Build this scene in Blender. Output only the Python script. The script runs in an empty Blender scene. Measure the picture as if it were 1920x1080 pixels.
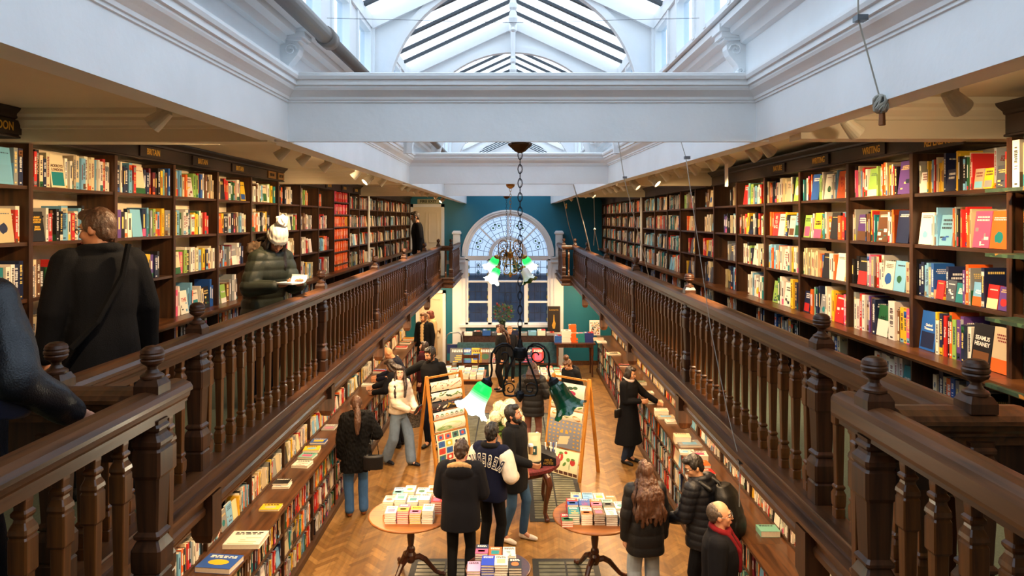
import bpy, math, random
from mathutils import Vector, Matrix, noise as mnoise
R = random.Random(7)
SC = bpy.context.scene
COL = SC.collection
PI = math.pi
CZ = 4.25; FPX = 1280.0; U0 = 962.0; V0 = 412.0      # eye height, focal length (px of 1920), vanishing point of the room

def s2l(c):
    return c/12.92 if c <= 0.04045 else ((c+0.055)/1.055)**2.4
def hexc(h):
    h = h.lstrip('#')
    return tuple(s2l(int(h[i:i+2], 16)/255) for i in (0, 2, 4))

# ---------------------------------------------------------------- materials
MATS = {}
def mat(name, col=(.8, .8, .8), rough=.6, metal=0., spec=.5, vcol=False, noise=0., nscale=8., emit=None, estr=0., bump=0., bscale=40., coat=0., sheen=0.):
    if name in MATS: return MATS[name]
    if isinstance(col, str): col = hexc(col)
    m = bpy.data.materials.new(name); m.use_nodes = True
    nt = m.node_tree; b = nt.nodes['Principled BSDF']
    b.inputs['Roughness'].default_value = rough; b.inputs['Metallic'].default_value = metal
    b.inputs['Specular IOR Level'].default_value = spec
    b.inputs['Coat Weight'].default_value = coat; b.inputs['Coat Roughness'].default_value = .15
    b.inputs['Sheen Weight'].default_value = sheen
    if vcol:
        a = nt.nodes.new('ShaderNodeAttribute'); a.attribute_name = 'Col'
        src = a.outputs['Color']
    else:
        b.inputs['Base Color'].default_value = (*col, 1); src = None
    tc = None
    if noise or bump:
        tc = nt.nodes.new('ShaderNodeTexCoord')
    if noise:
        n = nt.nodes.new('ShaderNodeTexNoise'); n.inputs['Scale'].default_value = nscale; n.inputs['Detail'].default_value = 4
        nt.links.new(tc.outputs['Object'], n.inputs['Vector'])
        mr = nt.nodes.new('ShaderNodeMapRange'); mr.inputs[1].default_value = .3; mr.inputs[2].default_value = .7
        mr.inputs[3].default_value = 1-noise; mr.inputs[4].default_value = 1+noise
        nt.links.new(n.outputs['Fac'], mr.inputs[0])
        mx = nt.nodes.new('ShaderNodeVectorMath'); mx.operation = 'SCALE'
        if src: nt.links.new(src, mx.inputs[0])
        else: mx.inputs[0].default_value = col
        nt.links.new(mr.outputs[0], mx.inputs['Scale']); src = mx.outputs[0]
    if src: nt.links.new(src, b.inputs['Base Color'])
    if bump:
        n2 = nt.nodes.new('ShaderNodeTexNoise'); n2.inputs['Scale'].default_value = bscale; n2.inputs['Detail'].default_value = 3
        nt.links.new(tc.outputs['Object'], n2.inputs['Vector'])
        bp = nt.nodes.new('ShaderNodeBump'); bp.inputs['Strength'].default_value = bump; bp.inputs['Distance'].default_value = .01
        nt.links.new(n2.outputs['Fac'], bp.inputs['Height']); nt.links.new(bp.outputs[0], b.inputs['Normal'])
    if emit:
        if isinstance(emit, str): emit = hexc(emit)
        b.inputs['Emission Color'].default_value = (*emit, 1); b.inputs['Emission Strength'].default_value = estr
    MATS[name] = m
    return m

def wood(name, c1, c2, rough=.38, scale=3., axis='Z', coat=.0, vcol=False):
    if name in MATS: return MATS[name]
    m = bpy.data.materials.new(name); m.use_nodes = True
    nt = m.node_tree; b = nt.nodes['Principled BSDF']; L = nt.links
    tc = nt.nodes.new('ShaderNodeTexCoord'); mp = nt.nodes.new('ShaderNodeMapping')
    st = {'X': (.08, 1, 1), 'Y': (1, .08, 1), 'Z': (1, 1, .08)}[axis]
    mp.inputs['Scale'].default_value = [s*scale*8 for s in st]
    L.new(tc.outputs['Object'], mp.inputs['Vector'])
    n = nt.nodes.new('ShaderNodeTexNoise'); n.inputs['Scale'].default_value = 1.; n.inputs['Detail'].default_value = 5; n.inputs['Distortion'].default_value = .6
    L.new(mp.outputs[0], n.inputs['Vector'])
    cr = nt.nodes.new('ShaderNodeValToRGB')
    cr.color_ramp.elements[0].color = (*hexc(c1), 1); cr.color_ramp.elements[0].position = .32
    cr.color_ramp.elements[1].color = (*hexc(c2), 1); cr.color_ramp.elements[1].position = .7
    L.new(n.outputs['Fac'], cr.inputs[0])
    if vcol:
        a = nt.nodes.new('ShaderNodeAttribute'); a.attribute_name = 'Col'
        mx = nt.nodes.new('ShaderNodeMix'); mx.data_type = 'RGBA'; mx.blend_type = 'MULTIPLY'; mx.inputs[0].default_value = 1
        L.new(cr.outputs[0], mx.inputs[6]); L.new(a.outputs['Color'], mx.inputs[7]); L.new(mx.outputs[2], b.inputs['Base Color'])
    else:
        L.new(cr.outputs[0], b.inputs['Base Color'])
    mr = nt.nodes.new('ShaderNodeMapRange'); mr.inputs[3].default_value = rough-.08; mr.inputs[4].default_value = rough+.12
    L.new(n.outputs['Fac'], mr.inputs[0]); L.new(mr.outputs[0], b.inputs['Roughness'])
    b.inputs['Coat Weight'].default_value = coat; b.inputs['Coat Roughness'].default_value = .2
    bp = nt.nodes.new('ShaderNodeBump'); bp.inputs['Strength'].default_value = .12; bp.inputs['Distance'].default_value = .004
    L.new(n.outputs['Fac'], bp.inputs['Height']); L.new(bp.outputs[0], b.inputs['Normal'])
    MATS[name] = m
    return m

def glassmat(name, tint, gloss=.08, rough=.05, milk=0., milkcol=(.9, .95, 1)):
    if name in MATS: return MATS[name]
    m = bpy.data.materials.new(name); m.use_nodes = True
    nt = m.node_tree; nt.nodes.clear(); L = nt.links
    o = nt.nodes.new('ShaderNodeOutputMaterial')
    t = nt.nodes.new('ShaderNodeBsdfTransparent'); t.inputs[0].default_value = (*tint, 1)
    g = nt.nodes.new('ShaderNodeBsdfGlossy'); g.inputs['Roughness'].default_value = rough
    mx = nt.nodes.new('ShaderNodeMixShader'); mx.inputs[0].default_value = gloss
    L.new(t.outputs[0], mx.inputs[1]); L.new(g.outputs[0], mx.inputs[2])
    last = mx
    if milk:
        tl = nt.nodes.new('ShaderNodeBsdfTranslucent'); tl.inputs[0].default_value = (*milkcol, 1)
        m2 = nt.nodes.new('ShaderNodeMixShader'); m2.inputs[0].default_value = milk
        L.new(mx.outputs[0], m2.inputs[1]); L.new(tl.outputs[0], m2.inputs[2]); last = m2
    L.new(last.outputs[0], o.inputs[0])
    MATS[name] = m
    return m

M_white = mat('white_paint', '#e9edf0', .45, noise=.035, nscale=3, bump=.15, bscale=25)
M_cream = mat('cream_paint', '#e6d9bd', .5, noise=.03, nscale=4)
M_ceil = mat('ceiling_paint', '#e0d2b4', .7, noise=.03, nscale=3)
M_teal = mat('teal_wall_paint', '#0e6c85', .55, noise=.06, nscale=2, bump=.1)
M_walnut = wood('dark_walnut', '#2e190d', '#5c361c', .38, 3., 'Z')
M_walnutY = wood('dark_walnut_rail', '#38200f', '#6e4220', .38, 3., 'Y', coat=.08)
M_bal = wood('turned_walnut', '#45240d', '#8a5220', .32, 3., 'Z', coat=.15)
M_shelf = wood('stained_oak_shelf', '#2c190d', '#55351c', .42, 2.5, 'Y')
M_upr = wood('stained_oak_upright', '#2c190d', '#55341b', .45, 2.5, 'Z')
M_frieze = wood('dark_frieze', '#1c120c', '#33231a', .5, 2.5, 'Y')
M_counter = wood('counter_oak', '#3a200f', '#6a4120', .33, 2.5, 'Y', coat=.15)
M_back = mat('shelf_back_lining', '#ecdcbc', .8, noise=.05, nscale=6)
M_paper = mat('book_pages', '#ece3cf', .85, noise=.05, nscale=60)
M_book = mat('book_cover', vcol=True, rough=.42)
M_vc = mat('painted', vcol=True, rough=.55)
M_gold = mat('gilt_letter', '#e9b94d', .35, .6)
M_black = mat('blackened_iron', '#17171a', .45, .4)
M_iron = mat('wrought_iron', '#1f2023', .5, .6, noise=.2, nscale=30)
M_brass = mat('aged_brass', '#a5793c', .3, .9)
M_dgrey = mat('dark_grey_bar', '#26303a', .4)
M_pipe = mat('grey_pipe_paint', '#6b645e', .45)
M_beige = mat('beige_lamp_body', '#c9bfa6', .4)
M_table = wood('table_mahogany', '#7a451b', '#ad6c30', .4, 2., 'X', coat=.08)
M_tleg = wood('table_leg_mahogany', '#2c140a', '#5a2c14', .3, 3., 'Z', coat=.3)
M_pine = wood('varnished_pine', '#a5641c', '#d08f38', .4, 3., 'Z')
M_carp = mat('gallery_carpet', '#4c5547', .95, noise=.25, nscale=120)

# ---------------------------------------------------------------- mesh builder
class MB:
    def __init__(s):
        s.v = []; s.f = []; s.mi = []; s.c = []; s.cc = (1, 1, 1); s.m = 0; s.smooth = []
        s.sm = False
    def col(s, c):
        s.cc = hexc(c) if isinstance(c, str) else c; return s
    def mat(s, i): s.m = i; return s
    def face(s, idx):
        s.f.append(tuple(idx)); s.mi.append(s.m); s.c.append(s.cc); s.smooth.append(s.sm)
    def quad(s, a, b, c, d):
        n = len(s.v); s.v += [tuple(a), tuple(b), tuple(c), tuple(d)]; s.face((n, n+1, n+2, n+3))
    def poly(s, pts):
        n = len(s.v); s.v += [tuple(p) for p in pts]; s.face(range(n, n+len(pts)))
    def box(s, x0, y0, z0, x1, y1, z1, M=None):
        if x0 > x1: x0, x1 = x1, x0
        if y0 > y1: y0, y1 = y1, y0
        if z0 > z1: z0, z1 = z1, z0
        P = [(x0, y0, z0), (x1, y0, z0), (x1, y1, z0), (x0, y1, z0), (x0, y0, z1), (x1, y0, z1), (x1, y1, z1), (x0, y1, z1)]
        if M is not None: P = [tuple(M @ Vector(p)) for p in P]
        n = len(s.v); s.v += P
        for q in ((0, 3, 2, 1), (4, 5, 6, 7), (0, 1, 5, 4), (1, 2, 6, 5), (2, 3, 7, 6), (3, 0, 4, 7)):
            s.face([n+i for i in q])
        return s
    def loft(s, rings, closed=True, cap=True, flip=False):
        n0 = len(s.v); k = len(rings[0])
        for r in rings: s.v += [tuple(p) for p in r]
        for i in range(len(rings)-1):
            for j in range(k if closed else k-1):
                a = n0+i*k+j; b = n0+i*k+(j+1) % k
                q = (a, b, b+k, a+k)
                s.face(q[::-1] if flip else q)
        if cap and closed:
            a = list(range(n0, n0+k)); e = list(range(n0+(len(rings)-1)*k, n0+len(rings)*k))
            s.face(a if flip else a[::-1]); s.face(e[::-1] if flip else e)
        return s
    def lathe(s, prof, cx=0, cy=0, n=16, rot=0., M=None, cap=True):
        rings = []
        for r, z in prof:
            ring = [Vector((cx+r*math.cos(rot+2*PI*i/n), cy+r*math.sin(rot+2*PI*i/n), z)) for i in range(n)]
            if M is not None: ring = [M @ p for p in ring]
            rings.append(ring)
        return s.loft(rings, cap=cap)
    def tube(s, pts, r, n=8, closed=False):
        pts = [Vector(p) for p in pts]; rr = r if isinstance(r, (list, tuple)) else [r]*len(pts)
        rings = []; up = None
        m = len(pts)
        for i, p in enumerate(pts):
            if closed: t = pts[(i+1) % m]-pts[i-1]
            elif i == 0: t = pts[1]-p
            elif i == m-1: t = p-pts[i-1]
            else: t = pts[i+1]-pts[i-1]
            t.normalize()
            if up is None:
                up = Vector((0, 0, 1)) if abs(t.z) < .9 else Vector((1, 0, 0))
            a = up - t*up.dot(t)
            if a.length < 1e-6: a = t.orthogonal()
            a.normalize(); up = a; b = t.cross(a)
            rings.append([p+(a*math.cos(2*PI*k/n)+b*math.sin(2*PI*k/n))*rr[i] for k in range(n)])
        if closed:
            rings.append(rings[0]); return s.loft(rings, cap=False)
        return s.loft(rings)
    def ball(s, c, r, n=10, m=6, M=None, sc=(1, 1, 1)):
        rings = []
        for i in range(m+1):
            th = -PI/2+PI*i/m
            rad = max(math.cos(th), .01)
            ring = [Vector((c[0]+sc[0]*r*rad*math.cos(2*PI*k/n), c[1]+sc[1]*r*rad*math.sin(2*PI*k/n), c[2]+sc[2]*r*math.sin(th))) for k in range(n)]
            if M is not None: ring = [M @ p for p in ring]
            rings.append(ring)
        return s.loft(rings)
    def extrude(s, prof, path, cap=True):
        """prof = list of (d, z) offsets; path = list of (x, y, nx, ny): base point and the direction d grows in (mitred by hand)."""
        rings = [[(x+nx*d, y+ny*d, z) for d, z in prof] for x, y, nx, ny in path]
        return s.loft(rings, closed=True, cap=cap)
    def mesh(s, name, mats, smooth=None):
        me = bpy.data.meshes.new(name)
        me.from_pydata(s.v, [], s.f)
        if not isinstance(mats, (list, tuple)): mats = [mats]
        for m in mats: me.materials.append(m)
        me.polygons.foreach_set('material_index', s.mi)
        sm = s.smooth if smooth is None else [smooth]*len(s.f)
        me.polygons.foreach_set('use_smooth', sm)
        if any(c != (1, 1, 1) for c in s.c):
            ca = me.color_attributes.new('Col', 'FLOAT_COLOR', 'CORNER')
            arr = []
            for f, c in zip(s.f, s.c): arr += [c[0], c[1], c[2], 1.]*len(f)
            ca.data.foreach_set('color', arr)
        me.update()
        return me
    def build(s, name, mats, parent=None, smooth=None, loc=None, fixn=False):
        me = s.mesh(name, mats, smooth)
        if fixn:
            import bmesh
            bm = bmesh.new(); bm.from_mesh(me); bmesh.ops.recalc_face_normals(bm, faces=bm.faces); bm.to_mesh(me); bm.free()
        return link(name, me, parent, loc)

def link(name, me, parent=None, loc=None):
    o = bpy.data.objects.new(name, me); COL.objects.link(o)
    if parent is not None: o.parent = parent
    if loc is not None: o.location = loc
    return o
def tag(o, label=None, cat=None, group=None, kind=None):
    if label: o['label'] = label
    if cat: o['category'] = cat
    if group: o['group'] = group
    if kind: o['kind'] = kind
    return o
def struct(o): o['kind'] = 'structure'; return o
def empty(name, loc=(0, 0, 0), label=None, cat=None, group=None, rz=0.):
    o = bpy.data.objects.new(name, None); COL.objects.link(o); o.location = loc; o.rotation_euler = (0, 0, rz)
    o.empty_display_size = .1
    return tag(o, label, cat, group)
def copy_tree(o, parent=None):
    c = o.copy(); COL.objects.link(c)
    if parent is not None: c.parent = parent
    for ch in list(o.children): copy_tree(ch, c)
    return c
def text_mesh(name, s, size, m, parent=None, loc=(0, 0, 0), rot=(0, 0, 0), ext=.002, align='CENTER', sx=1., bold=0.):
    cu = bpy.data.curves.new(name, 'FONT'); cu.body = s; cu.size = size; cu.extrude = ext; cu.align_x = align; cu.align_y = 'CENTER'
    cu.offset = bold; cu.resolution_u = 3
    o = bpy.data.objects.new('tmp', cu); COL.objects.link(o)
    dg = bpy.context.evaluated_depsgraph_get()
    me = bpy.data.meshes.new_from_object(o.evaluated_get(dg)); me.name = name
    bpy.data.objects.remove(o); bpy.data.curves.remove(cu)
    me.materials.clear(); me.materials.append(m)
    t = link(name, me, parent, loc); t.rotation_euler = rot; t.scale = (sx, 1, 1)
    return t
def P(u, v, Y):
    return Vector(((u-U0)*Y/FPX, Y, CZ-(v-V0)*Y/FPX))
ORD = ['first', 'second', 'third', 'fourth', 'fifth', 'sixth', 'seventh', 'eighth', 'ninth', 'tenth', 'eleventh', 'twelfth', 'thirteenth', 'fourteenth', 'fifteenth', 'sixteenth', 'seventeenth', 'eighteenth', 'nineteenth', 'twentieth', 'twenty-first', 'twenty-second', 'twenty-third', 'twenty-fourth', 'twenty-fifth', 'twenty-sixth', 'twenty-seventh', 'twenty-eighth', 'twenty-ninth', 'thirtieth']

# ---------------------------------------------------------------- the room's measures
ZG = 2.62            # gallery floor
XL, XR = -3.0, 2.6   # faces of the gallery bookcases
YE = 20.0            # end wall
FL = -1.36           # left fascia face
def FR(y):           # right fascia face (the far part runs slightly inwards)
    if y <= 4.2: return 1.465
    if y <= 8.96: return 1.465+(1.246-1.465)*(y-4.2)/4.76
    return 1.246+(1.10-1.246)*(y-8.96)/11.
ZF, ZC = 4.733, 4.92 # fascia underside, gallery ceiling
ZT = 5.116           # top of the fascia cornice
BEAMS = [4.12, 8.96, 13.5]
# ================================================================ SETTING
# floor: herringbone blocks, each block its own tone (pattern stays in the one floor mesh)
b = MB(); b.col('#8a5a2c'); b.box(-3.35, -2.6, -.08, 3.0, YE+.1, -.006)
tones = ['#a5763a', '#ac7d40', '#9a6c34', '#b28446', '#a0723a', '#936631', '#ae8044', '#a8793c']
L_, W_ = .28, .07
def blk(x, y, ang):
    ca, sa = math.cos(ang), math.sin(ang); g = .0012
    pts = [(g, g), (L_-g, g), (L_-g, W_-g), (g, W_-g)]
    q = [(x+px*ca-py*sa, y+px*sa+py*ca) for px, py in pts]
    if all(-3.35 < p[0] < 3.0 and 4.0 < p[1] < YE for p in q):
        c = hexc(R.choice(tones)); k = R.uniform(.70, .95); b.col((c[0]*k, c[1]*k, c[2]*k))
        b.quad(*[(p[0], p[1], 0) for p in q])
# herringbone at 45 degrees to the long axis
s45 = math.sqrt(.5)
def rot45(px, py): return ((px-py)*s45, 4+(px+py)*s45)
for n_ in range(-170, 320):
    for j in range(-50, 51):
        for px, py, an in ((n_*W_+2*L_*j, n_*W_, 0.), (n_*W_+L_+W_+2*L_*j, n_*W_+W_-L_, PI/2)):
            X, Y = rot45(px, py)
            if -3.9 < X < 3.6 and 3.2 < Y < YE+.6: blk(X, Y, an+PI/4)
M_floor = wood('parquet', '#cfcfcf', '#ffffff', .42, 2.2, 'Y', coat=.1, vcol=True)
struct(b.build('floor', M_floor))

# outer walls
b = MB(); b.box(-3.45, -2.6, 0, -3.32, YE, 5.2); struct(b.build('wall_left', M_cream))
b = MB(); b.box(2.97, -2.6, 0, 3.1, YE, 5.2); struct(b.build('wall_right', M_cream))
b = MB(); b.box(-3.45, -2.75, 0, 3.1, -2.6, 7.0); struct(b.build('wall_front', M_cream))

# end wall with the arched window opening cut out of it
WX, WZS, WR = -.15, 3.19, 1.30; ZSILL = 1.19
b = MB(); N = 40; y0, y1 = YE, YE+.28
def wallface(y, flip):
    def q(a, bb, c, dd):
        pts = [(p[0], y, p[1]) for p in (a, bb, c, dd)]
        b.quad(*(pts[::-1] if flip else pts))
    xl, xr = WX-WR, WX+WR; zt = 5.2
    q((-3.45, 0), (xl, 0), (xl, zt), (-3.45, zt)); q((xr, 0), (3.1, 0), (3.1, zt), (xr, zt))
    q((xl, 0), (xr, 0), (xr, ZSILL), (xl, ZSILL))
    for i in range(N):
        a0 = PI-PI*i/N; a1 = PI-PI*(i+1)/N
        p0 = (WX+WR*math.cos(a0), WZS+WR*math.sin(a0)); p1 = (WX+WR*math.cos(a1), WZS+WR*math.sin(a1))
        q(p0, p1, (p1[0], zt), (p0[0], zt))
wallface(y0, False); wallface(y1, True)
xl, xr = WX-WR, WX+WR
rev = [(xl, ZSILL), (xl, WZS)]+[(WX+WR*math.cos(PI-PI*i/N), WZS+WR*math.sin(PI-PI*i/N)) for i in range(1, N)]+[(xr, WZS), (xr, ZSILL)]
for p, q_ in zip(rev, rev[1:]+rev[:1]):
    b.quad((p[0], y0, p[1]), (p[0], y1, p[1]), (q_[0], y1, q_[1]), (q_[0], y0, q_[1]))
struct(b.build('wall_end', M_teal))
b = MB(); b.box(-3.45, YE, 5.2, 3.1, YE+.28, 6.9); struct(b.build('wall_end_gable', M_white))

# gallery floors (with the landings at both ends)
def slab(name, pts):
    b = MB(); n = len(pts); zb, zt = 2.53, ZG
    b.mat(1); b.poly([(x, y, zb) for x, y in pts][::-1]); b.mat(0); b.poly([(x, y, zt) for x, y in pts]); b.mat(1)
    for i in range(n):
        p, q = pts[i], pts[(i+1) % n]; b.quad((p[0], p[1], zb), (q[0], q[1], zb), (q[0], q[1], zt), (p[0], p[1], zt))
    struct(b.build(name, [M_carp, M_cream]))
GL = [(-3.32, -2.6), (-1.38, -2.6), (-1.38, 2.72), (-1.83, 2.72), (-1.83, 17.2), (-1.55, 17.2), (-1.55, YE), (-3.32, YE)]
GR = [(2.97, -2.6), (2.97, YE), (1.31, YE), (1.31, 17.8), (1.59, 17.8), (1.59, 2.47), (1.27, 2.47), (1.27, -2.6)]
slab('floor_gallery_left', GL); slab('floor_gallery_right', GR)

# gallery edge: plinth board, projecting ledge, lower board (one moulded trim each side) with pendants under the newels
def edge_trim(name, line, s, pend):
    """line: void-side polyline (x, y); s = +1 when the void lies at +x"""
    b = MB()
    prof = [(-.05, 2.53), (.0, 2.53), (.012, 2.545), (.012, 2.575), (.0, 2.59), (.0, 2.65), (.03, 2.66), (.055, 2.672), (.055, 2.692), (.012, 2.70), (.0, 2.705), (.0, 2.765), (.028, 2.77), (.032, 2.782), (.028, 2.79), (-.09, 2.79), (-.09, 2.6), (-.05, 2.6)]
    path = []
    n = len(line)
    for i, (x, y) in enumerate(line):
        nx, ny = 0, 0
        segs = []
        if i > 0: segs.append((line[i-1], line[i]))
        if i < n-1: segs.append((line[i], line[i+1]))
        for (ax, ay), (bx, by) in segs:
            dx, dy = bx-ax, by-ay; l = math.hypot(dx, dy)
            ox, oy = (dy/l, -dx/l) if s > 0 else (-dy/l, dx/l)
            nx += ox; ny += oy
        if len(segs) == 2 and abs(nx) > .5 and abs(ny) > .5: pass
        elif len(segs) == 2: nx, ny = nx/2, ny/2
        path.append((x, y, nx, ny))
    b.extrude(prof, path)
    o = struct(b.build(name, M_walnutY, fixn=True))
    for (x, y) in pend:
        p = MB(); w = .062
        p.lathe([(w*.55, 2.36), (w*1.0, 2.372), (w*1.25, 2.40), (w*1.41, 2.42), (w*1.41, 2.655)], x+s*.0, y, 4, PI/4)
        struct(p.build('trim_pendant', M_walnut))
    return o
NEWL = [4.01, 6.6, 9.17, 11.6, 14.3, 16.95]
NEWR = [3.54, 6.2, 8.9, 11.7, 14.7, 17.6]
edge_trim('trim_gallery_left', [(-1.34, -2.4), (-1.34, 2.76), (-1.79, 2.76), (-1.79, 17.16), (-1.51, 17.16), (-1.51, YE)], 1, [(-1.80, y) for y in NEWL[:-1]])
edge_trim('trim_gallery_right', [(1.22, -2.4), (1.22, 2.51), (1.54, 2.51), (1.54, 17.76), (1.27, 17.76), (1.27, YE)], -1, [(1.55, y) for y in NEWR[:-1]])

# gallery ceilings
b = MB(); b.box(-3.32, -2.6, ZC, -1.5, YE, ZC+.12); struct(b.build('ceiling_gallery_left', M_ceil))
b = MB()
ys = [-2.6, 4.2, 8.96, YE]
for a, c in zip(ys, ys[1:]):
    r0 = [(FR(a)+.14, a, ZC), (2.97, a, ZC), (2.97, a, ZC+.12), (FR(a)+.14, a, ZC+.12)]
    r1 = [(FR(c)+.14, c, ZC), (2.97, c, ZC), (2.97, c, ZC+.12), (FR(c)+.14, c, ZC+.12)]
    b.loft([r0, r1])
struct(b.build('ceiling_gallery_right', M_ceil, fixn=True))

# fascia beams along the opening, with the cornice profile (d grows into the void)
FPROF = [(-.17, ZF), (-.03, ZF), (-.03, ZF-.012), (0, ZF-.012), (0, 4.955), (.008, 4.957), (.008, 4.970), (.016, 4.972), (.018, 4.988), (.034, 5.004), (.055, 5.022), (.062, 5.036), (.062, 5.046), (.075, 5.05), (.075, 5.078), (.088, 5.082), (.095, 5.10), (.095, ZT), (.05, ZT+.012), (-.06, ZT+.02), (-.17, ZT+.02), (-.17, ZC+.1)]
b = MB(); b.extrude(FPROF, [(FL, y, 1, 0) for y in (-2.6, YE)]); struct(b.build('trim_fascia_left', M_white, fixn=True))
b = MB(); b.extrude(FPROF, [(FR(y), y, -1, 0) for y in (-2.6, 4.2, 8.96, YE)]); struct(b.build('trim_fascia_right', M_white, fixn=True))
# cross beams
BPROF = [(d if d > -.1 else -.11, z) for d, z in FPROF]
for y in BEAMS:
    b = MB()
    b.extrude(BPROF, [(FL-.08, y, 0, -1), (FR(y)+.08, y, 0, -1)])
    struct(b.build('trim_beam', M_white, fixn=True))
# gallery cross beams below the ceiling
GP = [(-.16, ZF-.01), (0, ZF-.01), (0, 4.80), (.01, 4.803), (.012, 4.82), (.03, 4.85), (.03, 4.868), (.055, 4.885), (.06, ZC), (-.16, ZC)]
for y in BEAMS:
    for xa, xb in ((-3.32, FL-.13), (FR(y)+.13, 2.97)):
        yy = 3.78 if xa > 0 and y < 5 else y+.02
        b = MB(); b.extrude([(d, z-(.025 if xa > 0 and z < 4.75 else 0)) for d, z in GP], [(xa, yy, 0, -1), (xb, yy, 0, -1)])
        struct(b.build('trim_gallery_beam', M_cream, fixn=True))

# attic walls between cornice and clerestory, sill moulding, clerestory, roof
SX = 1.25; ZS0, ZS1, ZE, ZR = 5.36, 5.42, 5.95, 6.53
YA = [-2.6, 5.9]
for s, side in ((-1, 'left'), (1, 'right')):
    b = MB()
    # attic panel and sill moulding
    prof = [(0, ZT-.02), (0, ZS0-.05), (.03, ZS0-.04), (.05, ZS0), (.10, ZS0+.01), (.11, ZS1-.02), (.16, ZS1-.01), (.16, ZS1+.03), (.02, ZS1+.05), (-.10, ZS1+.05), (-.10, ZT-.02)]
    xs = -1.41 if s < 0 else 1.41
    b.extrude(prof, [(xs, y, -s, 0) for y in (-2.6, YE)])
    struct(b.build('wall_attic_'+side, M_white, fixn=True))
    # clerestory frame
    b = MB(); xf = s*SX
    b.box(xf-.04*s, -2.6, ZE-.05, xf+.08*s, YE, ZE+.06)
    b.box(xf-.03*s, -2.6, ZS1+.04, xf+.06*s, YE, ZS1+.07)
    win = []
    y = 4.64-.76*9
    while y < YE-.6:
        win.append((y, y+.44)); y += .76
    prev = -2.6
    for a, c in win:
        b.box(xf-.02*s, prev, ZS1+.05, xf+.06*s, a-.03, ZE-.03)
        b.box(xf-.035*s, a-.05, ZS1+.05, xf+.06*s, a-.0, ZE-.03); b.box(xf-.035*s, c, ZS1+.05, xf+.06*s, c+.05, ZE-.03)
        b.box(xf-.03*s, a, ZE-.09, xf+.05*s, c, ZE-.03)
        prev = c+.03
    b.box(xf-.02*s, prev, ZS1+.05, xf+.06*s, YE, ZE-.03)
    fr = struct(b.build('window_clerestory_'+side, M_white))
    M_frost = glassmat('frosted_glass', (.78, .85, .93), .04, .3)
    p = MB()
    for a, c in win: p.box(xf+.02*s, a-.01, ZS1+.06, xf+.026*s, c+.01, ZE-.08)
    p.build('pane', M_frost, fr)
# roof glazing
b = MB()
for s in (-1, 1):
    b.quad((s*SX, -2.6, ZE+.07), (s*SX, YE, ZE+.07), (0, YE, ZR+.07), (0, -2.6, ZR+.07))
M_roofglass = glassmat('roof_glass', (.97, .98, 1.), .03, .1)
roof = struct(b.build('ceiling_skylight_glass', M_roofglass))
b = MB(); y = 7.17-.41*23
dx, dz = SX, ZR-ZE; ll = math.hypot(dx, dz)
while y < YE:
    for s in (-1, 1):
        for (o, w, h, m) in ((0, .032, .028, 0), (.052, .022, .022, 0), (.032, .02, .012, 1)):
            b.mat(m)
            M = Matrix(((-s*dx/ll, 0, dz/ll*s, s*SX), (0, 1, 0, y+o), (dz/ll, 0, dx/ll, ZE+.055), (0, 0, 0, 1)))
            b.box(0, 0, -h, ll, w, 0, M)
    y += .41
struct(b.build('ceiling_skylight_bars', [M_dgrey, M_white]))
b = MB(); b.box(-.035, -2.6, ZR-.02, .035, YE, ZR+.06)
struct(b.build('ceiling_skylight_ridge', M_white))

# arched gable trusses under the glass, each with a turned pendant
def truss(y, R1=1.106, zc=5.246):
    b = MB(); n = 40; t = .05
    RO = R1+.035
    for yy, fl in ((y, False), (y+t, True)):
        for i in range(n):
            a0, a1 = PI*i/n, PI*(i+1)/n
            def inn(a): return (R1*math.cos(a), zc+R1*math.sin(a))
            def out(a):
                x, z = inn(a); top = ZE+(ZR-ZE)*(1-min(abs(x), SX)/SX)+.03
                return (x, max(top, z))
            p = [inn(a0), inn(a1), out(a1), out(a0)]
            q = [(u, yy, w) for u, w in p]
            b.quad(*(q if fl else q[::-1]))
        for s in (-1, 1):
            q = [(s*R1, yy, zc), (s*(SX+.02), yy, zc), (s*(SX+.02), yy, ZE+.03), (s*R1, yy, ZE+.03+(ZR-ZE)*(1-R1/SX))]
            b.quad(*q)
    # arch rim moulding
    rim = [(-.025, y-.03), (.04, y-.03), (.04, y+.0), (-.0, y+.0), (-.0, y+t), (-.025, y+t)]
    rings = []
    for i in range(n+1):
        a = PI*i/n; rings.append([((R1+d)*math.cos(a), yy, zc+(R1+d)*math.sin(a)) for d, yy in rim])
    b.loft(rings)
    # rafters on the gable line
    for s in (-1, 1):
        M = Matrix(((-s*dx/ll, 0, dz/ll*s, s*SX), (0, 1, 0, y-.05), (dz/ll, 0, dx/ll, ZE+.04), (0, 0, 0, 1)))
        b.box(0, 0, -.11, ll, .1, 0, M)
    b.box(-SX-.05, y-.04, ZS1, -SX+.06, y+.05, ZE+.05); b.box(SX-.06, y-.04, ZS1, SX+.05, y+.05, ZE+.05)
    b.lathe([(.008, 5.86), (.02, 5.875), (.008, 5.9), (.03, 5.93), (.042, 5.97), (.03, 6.02), (.02, 6.04), (.035, 6.06), (.035, 6.1), (.024, 6.12), (.028, 6.4), (.045, 6.42), (.045, 6.52)], 0, y-.06, 12)
    struct(b.build('trim_arch_truss', M_white, fixn=True))
truss(5.9)
for y in (7.9, 10.6, 13.2, 16.2): truss(y, 1.19, 5.016)

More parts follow.
